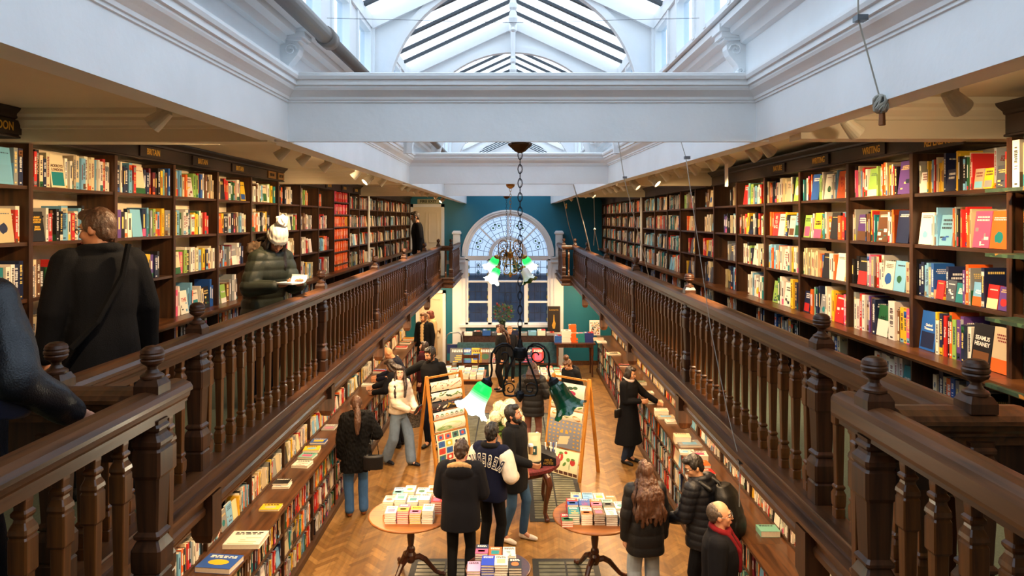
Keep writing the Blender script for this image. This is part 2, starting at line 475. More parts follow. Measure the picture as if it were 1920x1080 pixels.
# console brackets under the attic sill at the beams
def console(x, y, s):
    """s: direction the bracket projects in x"""
    b = MB(); w = .085
    def P3(d, z): return (x+s*d, z)
    prof = [(0, 5.14), (.03, 5.125), (.045, 5.14), (.04, 5.165), (.05, 5.19), (.075, 5.22), (.10, 5.25), (.115, 5.285), (.115, 5.31), (.10, 5.325), (.115, 5.335), (0, 5.335)]
    b.loft([[(x+s*d, y-w/2, z) for d, z in prof], [(x+s*d, y+w/2, z) for d, z in prof]])
    for yy, e in ((y-w/2, -1), (y+w/2, 1)):   # volutes
        for (cd, cz, r) in ((.062, 5.28, .04), (.03, 5.15, .02)):
            b.tube([(x+s*(cd+r*(1-k/14)*math.cos(k*.75)), yy+e*.004, cz+r*(1-k/14)*math.sin(k*.75)) for k in range(13)], .006, 5)
    b.box(x, y-.062, 5.335, x+s*.135, y+.062, 5.352); b.box(x, y-.072, 5.352, x+s*.155, y+.072, 5.385); b.box(x, y-.08, 5.385, x+s*.17, y+.08, 5.43)
    struct(b.build('trim_console_bracket', M_white, fixn=True))
for y in BEAMS:
    console(-1.41, y+.06, 1); console(1.41, y+.06, -1)

# end-wall window: white frame, leaded lights, glass
b = MB()
def arc(rin, rout, ya, yb, a0=0., a1=PI, n=40, zc=WZS):
    rings = []
    for i in range(n+1):
        a = a0+(a1-a0)*i/n
        rings.append([(WX+r*math.cos(a), yy, zc+r*math.sin(a)) for r, yy in ((rin, ya), (rout, ya), (rout, yb), (rin, yb))])
    b.loft(rings)
yf = YE-.05
arc(1.17, 1.30, yf+.03, YE+.14); arc(1.24, 1.35, yf-.02, YE+.02); arc(1.30, 1.35, yf-.045, YE)
arc(.46, .567, yf+.02, YE+.13, 0, PI, 30)
for a in (PI/4, PI/2, 3*PI/4):
    M = Matrix.Translation((WX, 0, WZS)) @ Matrix.Rotation(-a, 4, 'Y')
    b.box(.55, yf+.04, -.022, 1.19, YE+.12, .022, M)
X1, X2, X3, X4, X5, X6 = WX-1.16, WX-.585, WX-.475, WX+.475, WX+.585, WX+1.16
b.box(X1-.14, yf+.02, 3.06, X6+.14, YE+.13, 3.19)                                     # transom
for xa, xc in ((WX-1.31, X1), (X2, X3), (X4, X5), (X6, WX+1.31)): b.box(xa, yf+.02, ZSILL, xc, YE+.13, 3.1)
for z in (2.44, 1.84):
    b.box(X1, yf+.03, z-.025, X2, YE+.12, z+.025); b.box(X5, yf+.03, z-.025, X6, YE+.12, z+.025)
b.box(X3, yf+.03, 2.42, X4, YE+.12, 2.47)
b.box(X1-.1, yf+.02, ZSILL, X6+.1, YE+.13, ZSILL+.05)
b.box(WX-1.42, YE-.16, ZSILL-.07, WX+1.42, YE+.02, ZSILL)                            # sill
wf = struct(b.build('window_1', M_white, fixn=True))
# pilasters and posts
b = MB()
for s in (-1, 1):
    xa = WX+s*1.24; xb = WX+s*1.62
    b.box(min(xa, xb), YE-.07, 0, max(xa, xb), YE, 3.0); b.box(min(xa, xb)+.1, YE-.085, .3, max(xa, xb)-.1, YE-.06, 2.85)
    xb2 = xb+s*.03
    b.box(min(xa, xb2), YE-.10, 3.0, max(xa, xb2), YE, 3.04); b.box(min(xa, xb2), YE-.08, 3.04, max(xa, xb2), YE, 3.12); b.box(min(xa, xb2), YE-.11, 3.12, max(xa, xb2), YE, 3.17)
    cx = WX+s*1.49
    b.box(cx-.10, YE-.2, 3.17, cx+.10, YE, 3.82)
    b.lathe([(.10*1.41, 3.82), (.13*1.41, 3.84), (.13*1.41, 3.88), (.09*1.41, 3.93)], cx, YE-.1, 4, PI/4)
    b.box(cx-.06, YE-.21, 3.45, cx+.06, YE-.19, 3.74)
struct(b.build('trim_pilasters', M_white, fixn=True))
# glass panes and lead lines
yg = YE+.05
M_pane = glassmat('leaded_glass', (.27, .32, .40), .05, .15)
g = MB()
pa = [(WX+1.19*math.cos(PI*i/40), yg, WZS+1.19*math.sin(PI*i/40)) for i in range(41)]
g.poly(pa[::-1])
g.quad((X1-.02, yg, ZSILL), (X6+.02, yg, ZSILL), (X6+.02, yg, 3.1), (X1-.02, yg, 3.1))
g.build('pane', M_pane, wf)
M_lead = mat('lead_came', '#15171c', .5)
ld = MB(); W0 = .011
def seg(x0, z0, x1, z1, w=W0):
    l = math.hypot(x1-x0, z1-z0); a = math.atan2(z1-z0, x1-x0)
    M = Matrix.Translation((x0, yg-.012, z0)) @ Matrix.Rotation(-a, 4, 'Y')
    ld.box(0, 0, -w/2, l, .012, w/2, M)
def ring(x, z, r, n=14, w=W0, a0=0, a1=2*PI, sx=1., sz=1.):
    pts = [(x+sx*r*math.cos(a0+(a1-a0)*i/n), z+sz*r*math.sin(a0+(a1-a0)*i/n)) for i in range(n+1)]
    for p, q in zip(pts, pts[1:]): seg(*p, *q, w)
def blob(x, z, r, c, n=10):
    cg.col(c); cg.poly([(x+r*math.cos(-2*PI*i/n), yg-.008, z+r*math.sin(-2*PI*i/n)) for i in range(n)])
cg = MB()
def pol(r, a): return (WX+r*math.cos(a), WZS+r*math.sin(a))
for k in range(4):                                   # the four segments of the fan
    a0, a1 = k*PI/4, (k+1)*PI/4; am = (a0+a1)/2
    for r in (.72, .90, 1.06): 
        n = 8; pts = [pol(r, a0+(a1-a0)*i/n) for i in range(n+1)]
        for i, (p, q) in enumerate(zip(pts, pts[1:])):
            if r == .90 and 2 <= i <= 5: continue
            seg(*p, *q)
    for j in (1, 2, 3):
        a = a0+(a1-a0)*j/4
        if j == 2: seg(*pol(.567, a), *pol(.72, a)); seg(*pol(1.06, a), *pol(1.16, a))
        else: seg(*pol(.567, a), *pol(1.16, a))
    for da in (-.10, .10):
        c = pol(.92, am+da); ring(*c, .075); blob(*c, .03, '#2f6b22')
    c = pol(.99, am); blob(*c, .032, '#0f4a36')
    for r in (.59, 1.145):
        pts = [pol(r, a0+(a1-a0)*i/8) for i in range(9)]
        for p, q in zip(pts, pts[1:]): seg(*p, *q, .007)
for r in (.2, .34, .43): ring(WX, WZS, r, 18, W0, 0, PI)
for j in range(1, 9):
    a = PI*j/9; seg(WX+.2*math.cos(a), WZS+.2*math.sin(a), WX+.45*math.cos(a), WZS+.45*math.sin(a))
for j in range(5): c = (WX+.27*math.cos(PI*(j+.5)/5), WZS+.27*math.sin(PI*(j+.5)/5)); ring(*c, .055, 8, W0, sx=.6); blob(*c, .02, '#243a55')
def grid(xa, xb, za, zb, nx, nz):
    for i in range(1, nx): x = xa+(xb-xa)*i/nx; seg(x, za, x, zb)
    for i in range(1, nz): z = za+(zb-za)*i/nz; seg(xa, z, xb, z)
for xa, xb in ((X1, X2), (X5, X6)):
    xm = (xa+xb)/2
    for (za, zb) in ((2.465, 3.06), (1.865, 2.415), (1.24, 1.815)): grid(xa+.03, xb-.03, za+.02, zb-.02, 3, 3 if za > 2 else 2); ring(xm, (za+zb)/2+.08, .07, 8, W0, sx=.5, sz=1.4)
    for x in (xa+.03, xb-.03): seg(x, 1.24, x, 3.06, .009)
    for i in range(9):                                 # coloured border quarries
        z = 1.27+i*.22
        for x in (xa+.012, xb-.012): cg.col('#b9a845' if i % 3 == 0 else '#8ea79a'); cg.quad((x-.012, yg-.008, z), (x+.012, yg-.008, z), (x+.012, yg-.008, z+.1), (x-.012, yg-.008, z+.1))
    blob(xm, 2.70, .045, '#1473a8', 4); ring(xm, 2.70, .06, 4); blob(xm, 2.92, .03, '#15472f'); ring(xm, 2.92, .06, 10)
    seg(xm, 2.6, xm-.07, 2.48); seg(xm, 2.6, xm+.07, 2.48)
grid(X3+.04, X4-.04, 1.24, 2.40, 5, 4); grid(X3+.04, X4-.04, 2.49, 3.05, 5, 2)
ring(WX, 1.95, .12, 16, .012, sx=.8, sz=1.5); ring(WX, 1.95, .07, 12, .012, sx=.8, sz=1.5)
for x in (WX-.28, WX+.28): ring(x, 2.25, .07, 8, W0, sx=.7, sz=1.4)
ring(WX, 2.88, .30, 20, W0, PI, 2*PI, sz=1.1); ring(WX, 2.88, .22, 18, W0, PI, 2*PI, sz=1.1)
for j in range(7): a = PI+PI*(j+.5)/7; blob(WX+.26*math.cos(a), 2.88+.28*math.sin(a), .022, '#1c5a3a')
ld.build('lead_lattice', M_lead, wf); cg.build('coloured_quarries', M_vc, wf)
# what stands outside that window: a dark brick building
M_brickdark = mat('outside_brick', '#59606b', .9, noise=.25, nscale=5)
b = MB(); b.box(-7, YE+2.6, -1, 7, YE+3.2, 2.35); b.box(-7, YE+2.55, 2.25, 7, YE+3.3, 2.42); struct(b.build('wall_outside', M_brickdark))

# doors at the end wall: fire exit on the gallery, another below
def panel_door(name, xa, xb, z0, z1, knob):
    b = MB(); y = YE
    for x0, x1, za, zb in ((xa-.09, xa, z0, z1+.09), (xb, xb+.09, z0, z1+.09), (xa-.09, xb+.09, z1, z1+.09)): b.box(x0, y-.06, za, x1, y, zb)
    d = struct(b.build(name, M_white)); p = MB(); p.box(xa, y-.03, z0, xb, y, z1)
    w = (xb-xa); h = z1-z0
    for fx0, fx1 in ((.12, .45), (.55, .88)):
        for fz0, fz1 in ((.08, .40), (.48, .92)):
            x0, x1, za, zb = xa+w*fx0, xa+w*fx1, z0+h*fz0, z0+h*fz1; t = .02
            for q in ((x0, za, x1, za+t), (x0, zb-t, x1, zb), (x0, za, x0+t, zb), (x1-t, za, x1, zb)): p.box(q[0], y-.052, q[1], q[2], y-.03, q[3])
    p.build('door_leaf', M_cream, d)
    k = MB(); k.ball((knob, y-.07, z0+1.0), .028); k.box(knob-.02, y-.045, z0+.93, knob+.02, y-.03, z0+1.07); k.build('door_handle', M_brass, d)
    return d
panel_door('door_1', -2.92, -2.10, ZG, 4.62, -2.18)
panel_door('door_2', -2.75, -2.06, 0, 2.1, -2.14)
sg = MB(); sg.box(-2.80, YE-.02, 4.72, -2.17, YE, 4.85)
s_ = tag(sg.build('exit_sign', mat('sign_plate', '#a7a684', .5)), 'olive FIRE EXIT sign plate over the gallery door', 'sign')
text_mesh('lettering', 'FIRE EXIT', .115, mat('sign_letters', '#1c2a1c', .6), s_, (-2.485, YE-.021, 4.784), (PI/2, 0, 0), bold=.004)
sw = MB(); sw.box(-1.98, YE-.02, 2.95, -1.84, YE, 3.06); tag(sw.build('wall_socket', mat('socket_grey', '#8a8f94', .4)), 'grey wall socket on the teal wall behind the left balcony', 'socket')
# light switch plate of the lower level left out; skirting at the end wall
b = MB(); b.box(-3.3, YE-.02, 0, 2.95, YE, .12); struct(b.build('baseboard_end', M_walnutY))

# floor grates: dark iron frames with glass strips
M_grate = mat('grate_iron', '#2a2c2c', .55, .3, noise=.2, nscale=20)
M_gstrip = mat('grate_glass', '#6f6f5c', .25, noise=.25, nscale=6)
def grate(x0, x1, y0, y1, label):
    b = MB(); f = .075
    b.box(x0, y0, .0, x1, y1, .006)
    o = tag(b.build('floor_grate', M_grate), label, 'floor grate', 'iron floor grates with glass strips')
    o['kind'] = 'structure'
    s = MB(); n = int((y1-y0-2*f)/.088); xm = (x0+x1)/2
    for i in range(n):
        ya = y0+f+(y1-y0-2*f)*i/n
        s.box(x0+f, ya+.014, .005, xm-.012, ya+(y1-y0-2*f)/n-.008, .010); s.box(xm+.012, ya+.014, .005, x1-f, ya+(y1-y0-2*f)/n-.008, .010)
    s.build('glass_strips', M_gstrip, o)
grate(.24, 1.05, 9.6, 11.75, 'floor grate by the front right leg of the red-covered table')
grate(-1.15, -.30, 9.6, 11.75, 'floor grate beside the left wrapping-paper stand')
grate(.24, 1.05, 6.0, 8.55, 'floor grate under the right round pedestal table')
grate(-1.25, -.40, 6.0, 8.55, 'floor grate under the left round pedestal table')
grate(.24, 1.05, 12.6, 15.0, 'floor grate behind the right wrapping-paper stand')
grate(-1.15, -.30, 12.6, 15.0, 'floor grate behind the left wrapping-paper stand')

# grey pipe along the left clerestory
b = MB(); b.sm = True; b.tube([(-1.16, y, 5.385) for y in (-2.5, 1, 4.25)], .052, 16); b.tube([(-1.16, 4.2, 5.385), (-1.16, 4.33, 5.385)], .062, 16)
b.tube([(-1.16, 4.3, 5.385), (-1.16, 12, 5.385), (-1.16, 19.9, 5.385)], .042, 16)
tag(b.build('ceiling_pipe', M_pipe), 'long grey pipe running below the left clerestory windows', 'pipe')
# ================================================================ RAILINGS
ZB, ZH = 2.79, 3.47       # baluster foot and head
def square_profile(prof, sc=1.):
    b = MB(); r2 = math.sqrt(2)
    rings = []
    for w, z in prof:
        w *= sc; c = w*.16
        rings.append([(w-c, -w, z), (w, -w+c, z), (w, w-c, z), (w-c, w, z), (-w+c, w, z), (-w, w-c, z), (-w, -w+c, z), (-w+c, -w, z)])
    return b.loft(rings)
BP_ = [(.026, 0), (.026, .045), (.023, .05), (.028, .058), (.030, .085), (.030, .115), (.024, .128), (.020, .136), (.027, .145), (.027, .153), (.019, .162), (.019, .18), (.0235, .44), (.0235, .452), (.031, .462), (.031, .555), (.027, .562), (.032, .572), (.030, .585), (.021, .603), (.019, .612), (.026, .622), (.026, .63), (.019, .638), (.021, .66), (.021, .68)]
me_bal = square_profile(BP_, .9).mesh('baluster', M_bal)
NP_ = [(.066, -.09), (.066, .10), (.058, .11), (.068, .12), (.070, .15), (.070, .20), (.056, .225), (.050, .235), (.062, .245), (.062, .255), (.048, .268), (.050, .30), (.058, .47), (.068, .485), (.068, .575), (.060, .585), (.069, .60), (.069, .615), (.052, .635), (.048, .645), (.058, .655), (.058, .665), (.050, .675), (.052, .69)]
me_newel = square_profile(NP_, .82).mesh('newel_post', M_walnut)
b = MB(); b.sm = False
b.lathe([(.070*1.41, 0), (.070*1.41, .05), (.052*1.41, .085)], 0, 0, 4, PI/4)
f = MB()
f.lathe([(.05, .08), (.056, .088), (.056, .10), (.048, .108), (.034, .118), (.024, .135), (.024, .15), (.036, .162), (.050, .172), (.056, .188), (.052, .196), (.058, .204), (.058, .216), (.053, .224), (.056, .232), (.050, .25), (.034, .264), (.012, .27)], 0, 0, 40)
f.sm = False
b.loft([[(p[0], p[1], p[2]) for p in f.v[i*40:(i+1)*40]] for i in range(18)])
b.v = [(x*(.68 if z < .086 else .76), y*(.68 if z < .086 else .76), z*.68+.006) for x, y, z in b.v]
me_finial = b.mesh('ball_finial', M_walnut)
HR = [(-.062, 3.50), (-.066, 3.515), (-.066, 3.558), (-.058, 3.578), (-.03, 3.59), (.0, 3.594), (.03, 3.59), (.058, 3.578), (.068, 3.562), (.068, 3.548), (.058, 3.542), (.055, 3.525), (.045, 3.512), (.045, 3.503), (.034, 3.498), (.034, 3.468), (-.034, 3.468), (-.034, 3.498)]
def rail_path(pts):
    """handrail extruded along a polyline of rail centres, mitred"""
    out = []
    for i, (x, y) in enumerate(pts):
        ns = []
        for a, c in ((i-1, i), (i, i+1)):
            if a >= 0 and c < len(pts):
                dx, dy = pts[c][0]-pts[a][0], pts[c][1]-pts[a][1]; l = math.hypot(dx, dy); ns.append((dy/l, -dx/l))
        if len(ns) == 2:
            nx, ny = ns[0][0]+ns[1][0], ns[0][1]+ns[1][1]; k = nx*nx+ny*ny; nx, ny = 2*nx/k, 2*ny/k
        else: nx, ny = ns[0]
        out.append((x, y, nx, ny))
    return out
def railing(label, pts, newels, step=.162, group='gallery railings', ret=None):
    root = empty('gallery_railing', (pts[0][0], pts[0][1], ZB), label, 'railing', group)
    off = Vector((pts[0][0], pts[0][1], ZB))
    b = MB(); b.extrude(HR, rail_path(pts)); b.v = [tuple(Vector(v)-off) for v in b.v]
    b.build('handrail', M_walnutY, root, fixn=True)
    if ret:
        b = MB(); b.extrude([(d*1.25, z-.004) for d, z in HR], rail_path(ret)); b.v = [tuple(Vector(v)-off) for v in b.v]; b.build('return_rail', M_walnutY, root, fixn=True)
        b = MB(); (xa, ya), (xb, yb) = ret; b.box(min(xa, xb), ya-.02, 3.30, max(xa, xb), ya+.02, 3.47); b.v = [tuple(Vector(v)-off) for v in b.v]; b.build('return_panel', M_walnut, root)
    for x, y in newels:
        n = link('newel_post', me_newel, root, Vector((x, y, ZB))-off)
        link('ball_finial', me_finial, n, (0, 0, .785))
    for (xa, ya), (xb, yb) in zip(pts, pts[1:]):
        l = math.hypot(xb-xa, yb-ya); k = max(1, round(l/step))
        for i in range(k):
            t = (i+.5)/k; x, y = xa+(xb-xa)*t, ya+(yb-ya)*t
            if any(math.hypot(x-p, y-q) < .075 for p, q in newels): continue
            link('baluster', me_bal, root, Vector((x, y, ZB))-off)
    return root
XRL, XRR = -1.855, 1.60
railing('long dark walnut railing with square balusters along the left gallery', [(XRL, 2.69), (XRL, 17.22)], [(XRL, y) for y in NEWL], .17)
railing('long dark walnut railing with square balusters along the right gallery', [(XRR, 2.42), (XRR, 17.72)], [(XRR, y) for y in NEWR], .17)
railing('near landing railing on the left, two ball newels joined by a return rail', [(-1.395, -1.2), (-1.395, 2.83)], [(-1.395, 2.64), (-1.82, 2.72)], .16, ret=[(-2.0, 2.69), (-1.455, 2.69)])
railing('near landing railing on the right below the Heaney book, with two ball newels', [(1.285, -1.2), (1.285, 2.62)], [(1.285, 2.43), (1.62, 2.39)], .16, ret=[(1.345, 2.42), (1.80, 2.42)])
railing('short balcony railing by the fire exit end of the left gallery', [(XRL+.02, 17.24), (-1.565, 17.24), (-1.565, 19.75)], [(-1.565, 17.24)], .19)
railing('short balcony railing against the teal wall at right of the window', [(XRR-.02, 17.82), (1.325, 17.82), (1.325, 19.75)], [(1.325, 17.82)], .19)

# ================================================================ BOOKCASES ON THE GALLERIES
LB = [1.54, 2.44, 3.34, 4.24, 5.15, 6.04, 6.93, 7.82, 8.72, 9.62, 10.52, 11.43, 12.5, 13.3, 14.2, 15.06, 15.9, 16.7, 17.5, 18.3, 19.1, 19.95]
RB = [1.0, 1.85, 2.7, 3.57, 4.45, 5.30, 6.19, 7.05, 7.94, 8.83, 9.73, 10.6, 11.5, 12.5, 13.7, 14.6, 15.5, 16.4, 17.3, 18.2, 19.1, 19.95]
LEV = {-1: [4.46, 4.11, 3.76, 3.38], 1: [4.42, 4.09, 3.76, 3.42]}
ORANGE_BAY = 11       # index in LB of the bay of orange spines
DEP = .28
def bookcase(s, i, ya, yb, last, label):
    xf = XL if s < 0 else XR
    def X(d): return xf+s*d          # d = depth behind the face
    root = empty('bookcase', (xf, ya, ZG), label, 'bookcase', 'left gallery bookcases' if s < 0 else 'right gallery bookcases')
    off = Vector((xf, ya, ZG)); lev = LEV[s]; TP = 4.735 if s < 0 else 4.68
    def part(name, boxes, m):
        b = MB()
        for (d0, y0, z0, d1, y1, z1) in boxes: b.box(X(d0)-off.x, y0-off.y, z0-off.z, X(d1)-off.x, y1-off.y, z1-off.z)
        return b.build(name, m, root)
    part('back_panel', [(DEP, ya, lev[3]-.02, DEP+.012, yb, TP)], M_back)
    for y, t in ((ya+.0005, .014), (yb-.0005, -.014)):
        part('upright', [(0, y, lev[3], DEP, y+t, TP), (-.006, y, lev[3], .0, y+t*1.3, TP)], M_upr)
    ya += .0005; yb -= .0005
    zz = lev[:3] if not (s < 0 and i == ORANGE_BAY) else [4.56-.215*k for k in range(6)]
    for z in zz: part('shelf', [(.005, ya+.014, z-.022, DEP, yb-.014, z)], M_shelf)
    part('ledge', [(-.13, ya, lev[3]-.03, DEP, yb, lev[3]), (-.115, ya, lev[3]-.05, -.09, yb, lev[3]-.03)], M_counter)
    part('base_unit', [(DEP-.01, ya, ZG, DEP+.01, yb, lev[3]-.03), (0, ya, ZG, DEP, ya+.014, lev[3]-.03), (.0, ya, ZG, .02, yb, ZG+.07), (.005, ya, 3.02, DEP, yb, 3.042), (.005, ya, ZG+.06, DEP, yb, ZG+.08)], M_upr)
    return root
for s, BB in ((-1, LB), (1, RB)):
    for i in range(len(BB)-1):
        nm = ORD[i]
        lab = f"dark oak bookcase bay on the {'left' if s < 0 else 'right'} gallery, {nm} from the near end"
        if s < 0 and i == ORANGE_BAY: lab = 'dark oak bookcase bay filled with tight rows of orange and magenta spines'
        bookcase(s, i, BB[i], BB[i+1], i == len(BB)-2, lab)

# friezes with crown moulding, and the section plates
def frieze(s, ya, yb, label):
    xf = XL if s < 0 else XR
    b = MB()
    prof = [(0, 4.74), (.014, 4.742), (.014, 4.752), (.004, 4.757), (.004, 4.855), (.015, 4.86), (.02, 4.875), (.045, 4.895), (.055, 4.905), (.06, 4.918), (-.27, 4.918), (-.27, 4.74)]
    if s > 0: prof = [(d, z-.055) for d, z in prof]
    b.extrude(prof, [(xf, ya, -s, 0), (xf, yb, -s, 0)])
    tag(b.build('bookcase_cornice', M_frieze, fixn=True), label, 'cornice', 'bookcase cornices')
for s, secs in ((-1, [(-1.0, 4.16), (4.3, 8.92), (9.14, 13.42), (13.7, 19.95)]), (1, [(-1.0, 3.60), (3.95, 8.92), (9.14, 13.42), (13.7, 19.95)])):
    for k, (a, c) in enumerate(secs):
        frieze(s, a, c, f"dark moulded cornice above the {'left' if s < 0 else 'right'} gallery bookcases, {ORD[k]} run from the near end")
def plate(s, y, txt, w, label, bright=False, h=.085):
    xf = (XL+.006) if s < 0 else (XR-.006)
    b = MB(); b.box(0, -w/2, -h/2, -s*.014, w/2, h/2)
    o = tag(b.build('section_sign', MATS['dark_frieze'] if not bright else M_brass, loc=(xf, y, 4.805 if s < 0 else (4.727 if txt[0] == 'R' else 4.75))), label, 'sign', 'gilt section signs on the bookcase cornices')
    rz = PI/2 if s < 0 else -PI/2
    text_mesh('lettering', txt, .07 if not bright else .05, M_gold if not bright else M_black, o, (-s*.0145, 0, 0), (PI/2, 0, rz), ext=.001, bold=.0015, sx=.8)
plate(-1, 3.95, 'LONDON', .40, 'gilt LONDON sign at the cut left edge of the photo')
plate(-1, 4.72, 'LONDON', .40, 'gilt LONDON sign half hidden by the ceiling beam')
plate(-1, 5.66, 'BRITAIN', .40, 'gilt BRITAIN sign over the second bay, the one nearest the beam')
plate(-1, 6.56, 'BRITAIN', .40, 'gilt BRITAIN sign, the middle one of three')
plate(-1, 7.45, 'BRITAIN', .40, 'gilt BRITAIN sign above the bobble-hatted woman, farthest of three')
plate(-1, 8.45, 'BRITAIN', .26, 'small bright BRITAIN plate near the end of the cornice', True)
plate(-1, 8.78, 'HISTORY', .22, 'small bright HISTORY plate at the end of the cornice', True)
for y, t in ((11.1, 'BRITAIN'), (12.1, 'BRITAIN'), (13.0, 'BRITAIN')):
    plate(-1, y, t, .4, f'small dark sign on the second left cornice, {["nearest of three", "middle of three", "farthest of three"][[11.1, 12.1, 13.0].index(y)]}')
plate(1, 4.14, 'REFERENCE', .46, 'gilt REFERENCE sign cut off by the ceiling beam')
plate(1, 4.92, 'WRITING', .36, 'larger gilt WRITING sign over the third bay')
plate(1, 5.77, 'WRITING', .36, 'smaller gilt WRITING sign next to the NATURE sign')
plate(1, 6.66, 'NATURE', .34, 'gilt NATURE sign above the mid right bookcase')

# ================================================================ BOOKS
PAL = dict(W='#ece6d8', C='#e0cfa8', K='#1b1a1c', N='#1d2748', B='#2359a8', b='#79b4d8', T='#1f7f86', t='#78b7a6', G='#256038', g='#8fb957', Y='#eebf2a', O='#e8651f', R='#c62a26', M='#6f1c2c', P='#e25a86', V='#5f3f86', E='#8d8f90', e='#bfae8b', n='#6a4527', S='#4a4f57')
CN = dict(W='white', C='cream', K='black', N='navy', B='blue', b='light blue', T='teal', t='mint', G='green', g='lime green', Y='yellow', O='orange', R='red', M='maroon', P='pink', V='purple', E='grey', e='tan', n='brown', S='slate')
def vary(c, k=.12):
    c = hexc(c); f = R.uniform(1-k, 1+k); return tuple(min(1, max(0, x*f*R.uniform(1-k*.4, 1+k*.4))) for x in c)
def lum(c): return .2126*c[0]+.7152*c[1]+.0722*c[2]
class Book: pass
def cover_geo(b, bk, M, detail):
    """cover of a standing book: x from the spine (0) back to -d, y 0..t, z 0..h"""
    t, h, d = bk.t, bk.h, bk.d; th = .0024 if t > .012 else .0012
    b.col(bk.c)
    b.box(-d, 0, 0, 0, th, h, M); b.box(-d, t-th, 0, 0, t, h, M); b.box(-th, th, 0, 0, t-th, h, M)
    def q(pts, c):
        b.col(c); b.quad(*[M @ Vector(p) for p in pts])
    e = .0007
    def sp(y0, z0, y1, z1, c): q([(e, y0, z0), (e, y1, z0), (e, y1, z1), (e, y0, z1)], c)
    def fr(x0, z0, x1, z1, c, y=-e):   # near cover (y = 0 side)
        if y < 0: q([(x0, y, z0), (x1, y, z0), (x1, y, z1), (x0, y, z1)], c)
        else: q([(x1, y, z0), (x0, y, z0), (x0, y, z1), (x1, y, z1)], c)
    rr = bk.rng; dark = lum(bk.c) < .25
    ink = bk.a
    m = t*.22
    if detail:
        z = h*rr.uniform(.30, .38); z1 = h*rr.uniform(.80, .9)
        if rr.random() < .35: sp(.001, h*rr.uniform(.0, .04), t-.001, h*rr.uniform(.1, .22), bk.a2)
        if rr.random() < .25: sp(.001, h*rr.uniform(.74, .8), t-.001, h*rr.uniform(.86, .97), bk.a2)
        if t > .011 and not getattr(bk, 'txt', None):
            while z < z1:
                l = rr.uniform(.005, .011); 
                if rr.random() < .86: sp(m+rr.uniform(0, .1)*t, z, t-m-rr.uniform(0, .1)*t, z+l*.72, ink)
                z += l
            sp(t*.3, h*.05, t*.7, h*.09, ink)
        for y in (-e, t+e):
            k = rr.random()
            if k < .28: fr(-d, 0, 0, h*rr.uniform(.2, .6), bk.a2, y)
            elif k < .45: fr(-d*.92, h*.06, -d*.1, h*rr.uniform(.35, .55), bk.a2, y)
            elif k < .62:
                cx_, cz_, r_ = -d*rr.uniform(.4, .6), h*rr.uniform(.25, .42), d*rr.uniform(.18, .34); b.col(bk.a2)
                pp = [(cx_+r_*math.cos(2*PI*i/14), y, cz_+r_*rr.uniform(.75, 1.1)*math.sin(2*PI*i/14)) for i in range(14)]
                b.poly([M @ Vector(p) for p in (pp if y < 0 else pp[::-1])])
            elif k < .8:
                for n in range(rr.randint(3, 7)):
                    x0 = -d*rr.uniform(.3, .95); z0 = h*rr.uniform(.05, .5); fr(x0, z0, min(-.004, x0+d*rr.uniform(.08, .3)), z0+h*rr.uniform(.02, .12), bk.a2 if n % 2 else ink, y+(-.0002 if y < 0 else .0002)*n)
            if getattr(bk, 'txt', None): continue
            zz = h*rr.uniform(.80, .92); hh_ = rr.choice((.006, .009, .013))
            for n in range(rr.randint(1, 3)):
                x = -d*.90+rr.uniform(0, .15)*d
                while x < -d*.16:
                    l = d*rr.uniform(.03, .09); fr(x, zz-hh_, min(x+l, -d*.08), zz, ink, y); x += l+d*.025
                zz -= hh_*1.8
    else:
        if t > .01: sp(t*.3, h*rr.uniform(.3, .4), t*.7, h*rr.uniform(.7, .85), ink)
        if rr.random() < .35: sp(.001, h*.02, t-.001, h*rr.uniform(.1, .3), bk.a2)
def page_geo(b, bk, M, c=None):
    th = .0026
    if c: b.col(c)
    b.box(-bk.d+.003, th, .003, -th, bk.t-th, bk.h-.003, M)
BOOKS = []
def new_book(code, t, h, d, M, where, order):
    bk = Book(); bk.code = code; bk.t, bk.h, bk.d, bk.M = t, h, d, M; bk.where = where; bk.order = order
    bk.rng = random.Random(R.random()); bk.c = vary(PAL[code])
    l = lum(bk.c)
    bk.a = hexc(R.choice(['#f4efe2', '#f0d27a', '#e8e8ea'])) if l < .3 else hexc(R.choice(['#22202a', '#7a1f22', '#1f3f66', '#333333']))
    bk.a2 = vary(PAL[R.choice('WCNBbTGYORPEn')])
    bk.txt = None; BOOKS.append(bk); return bk
def M_stand(s, x, y, z, lean=0.):
    """left wall (s=-1): spine towards +x; right wall: turned about z"""
    if s < 0: m = Matrix.Translation((x, y, z))
    else: m = Matrix.Translation((x, y, z)) @ Matrix.Rotation(PI, 4, 'Z')
    return m @ Matrix.Rotation(lean, 4, 'X')
def M_face(s, x, y, z, tilt=.12):
    """face out: the front cover (local y=0 side) turned to the room; x = front plane, y = centre is handled by caller"""
    rz = -PI/2 if s > 0 else PI/2
    return Matrix.Translation((x, y, z)) @ Matrix.Rotation(rz, 4, 'Z') @ Matrix.Rotation(-tilt, 4, 'X')
TXT = {}
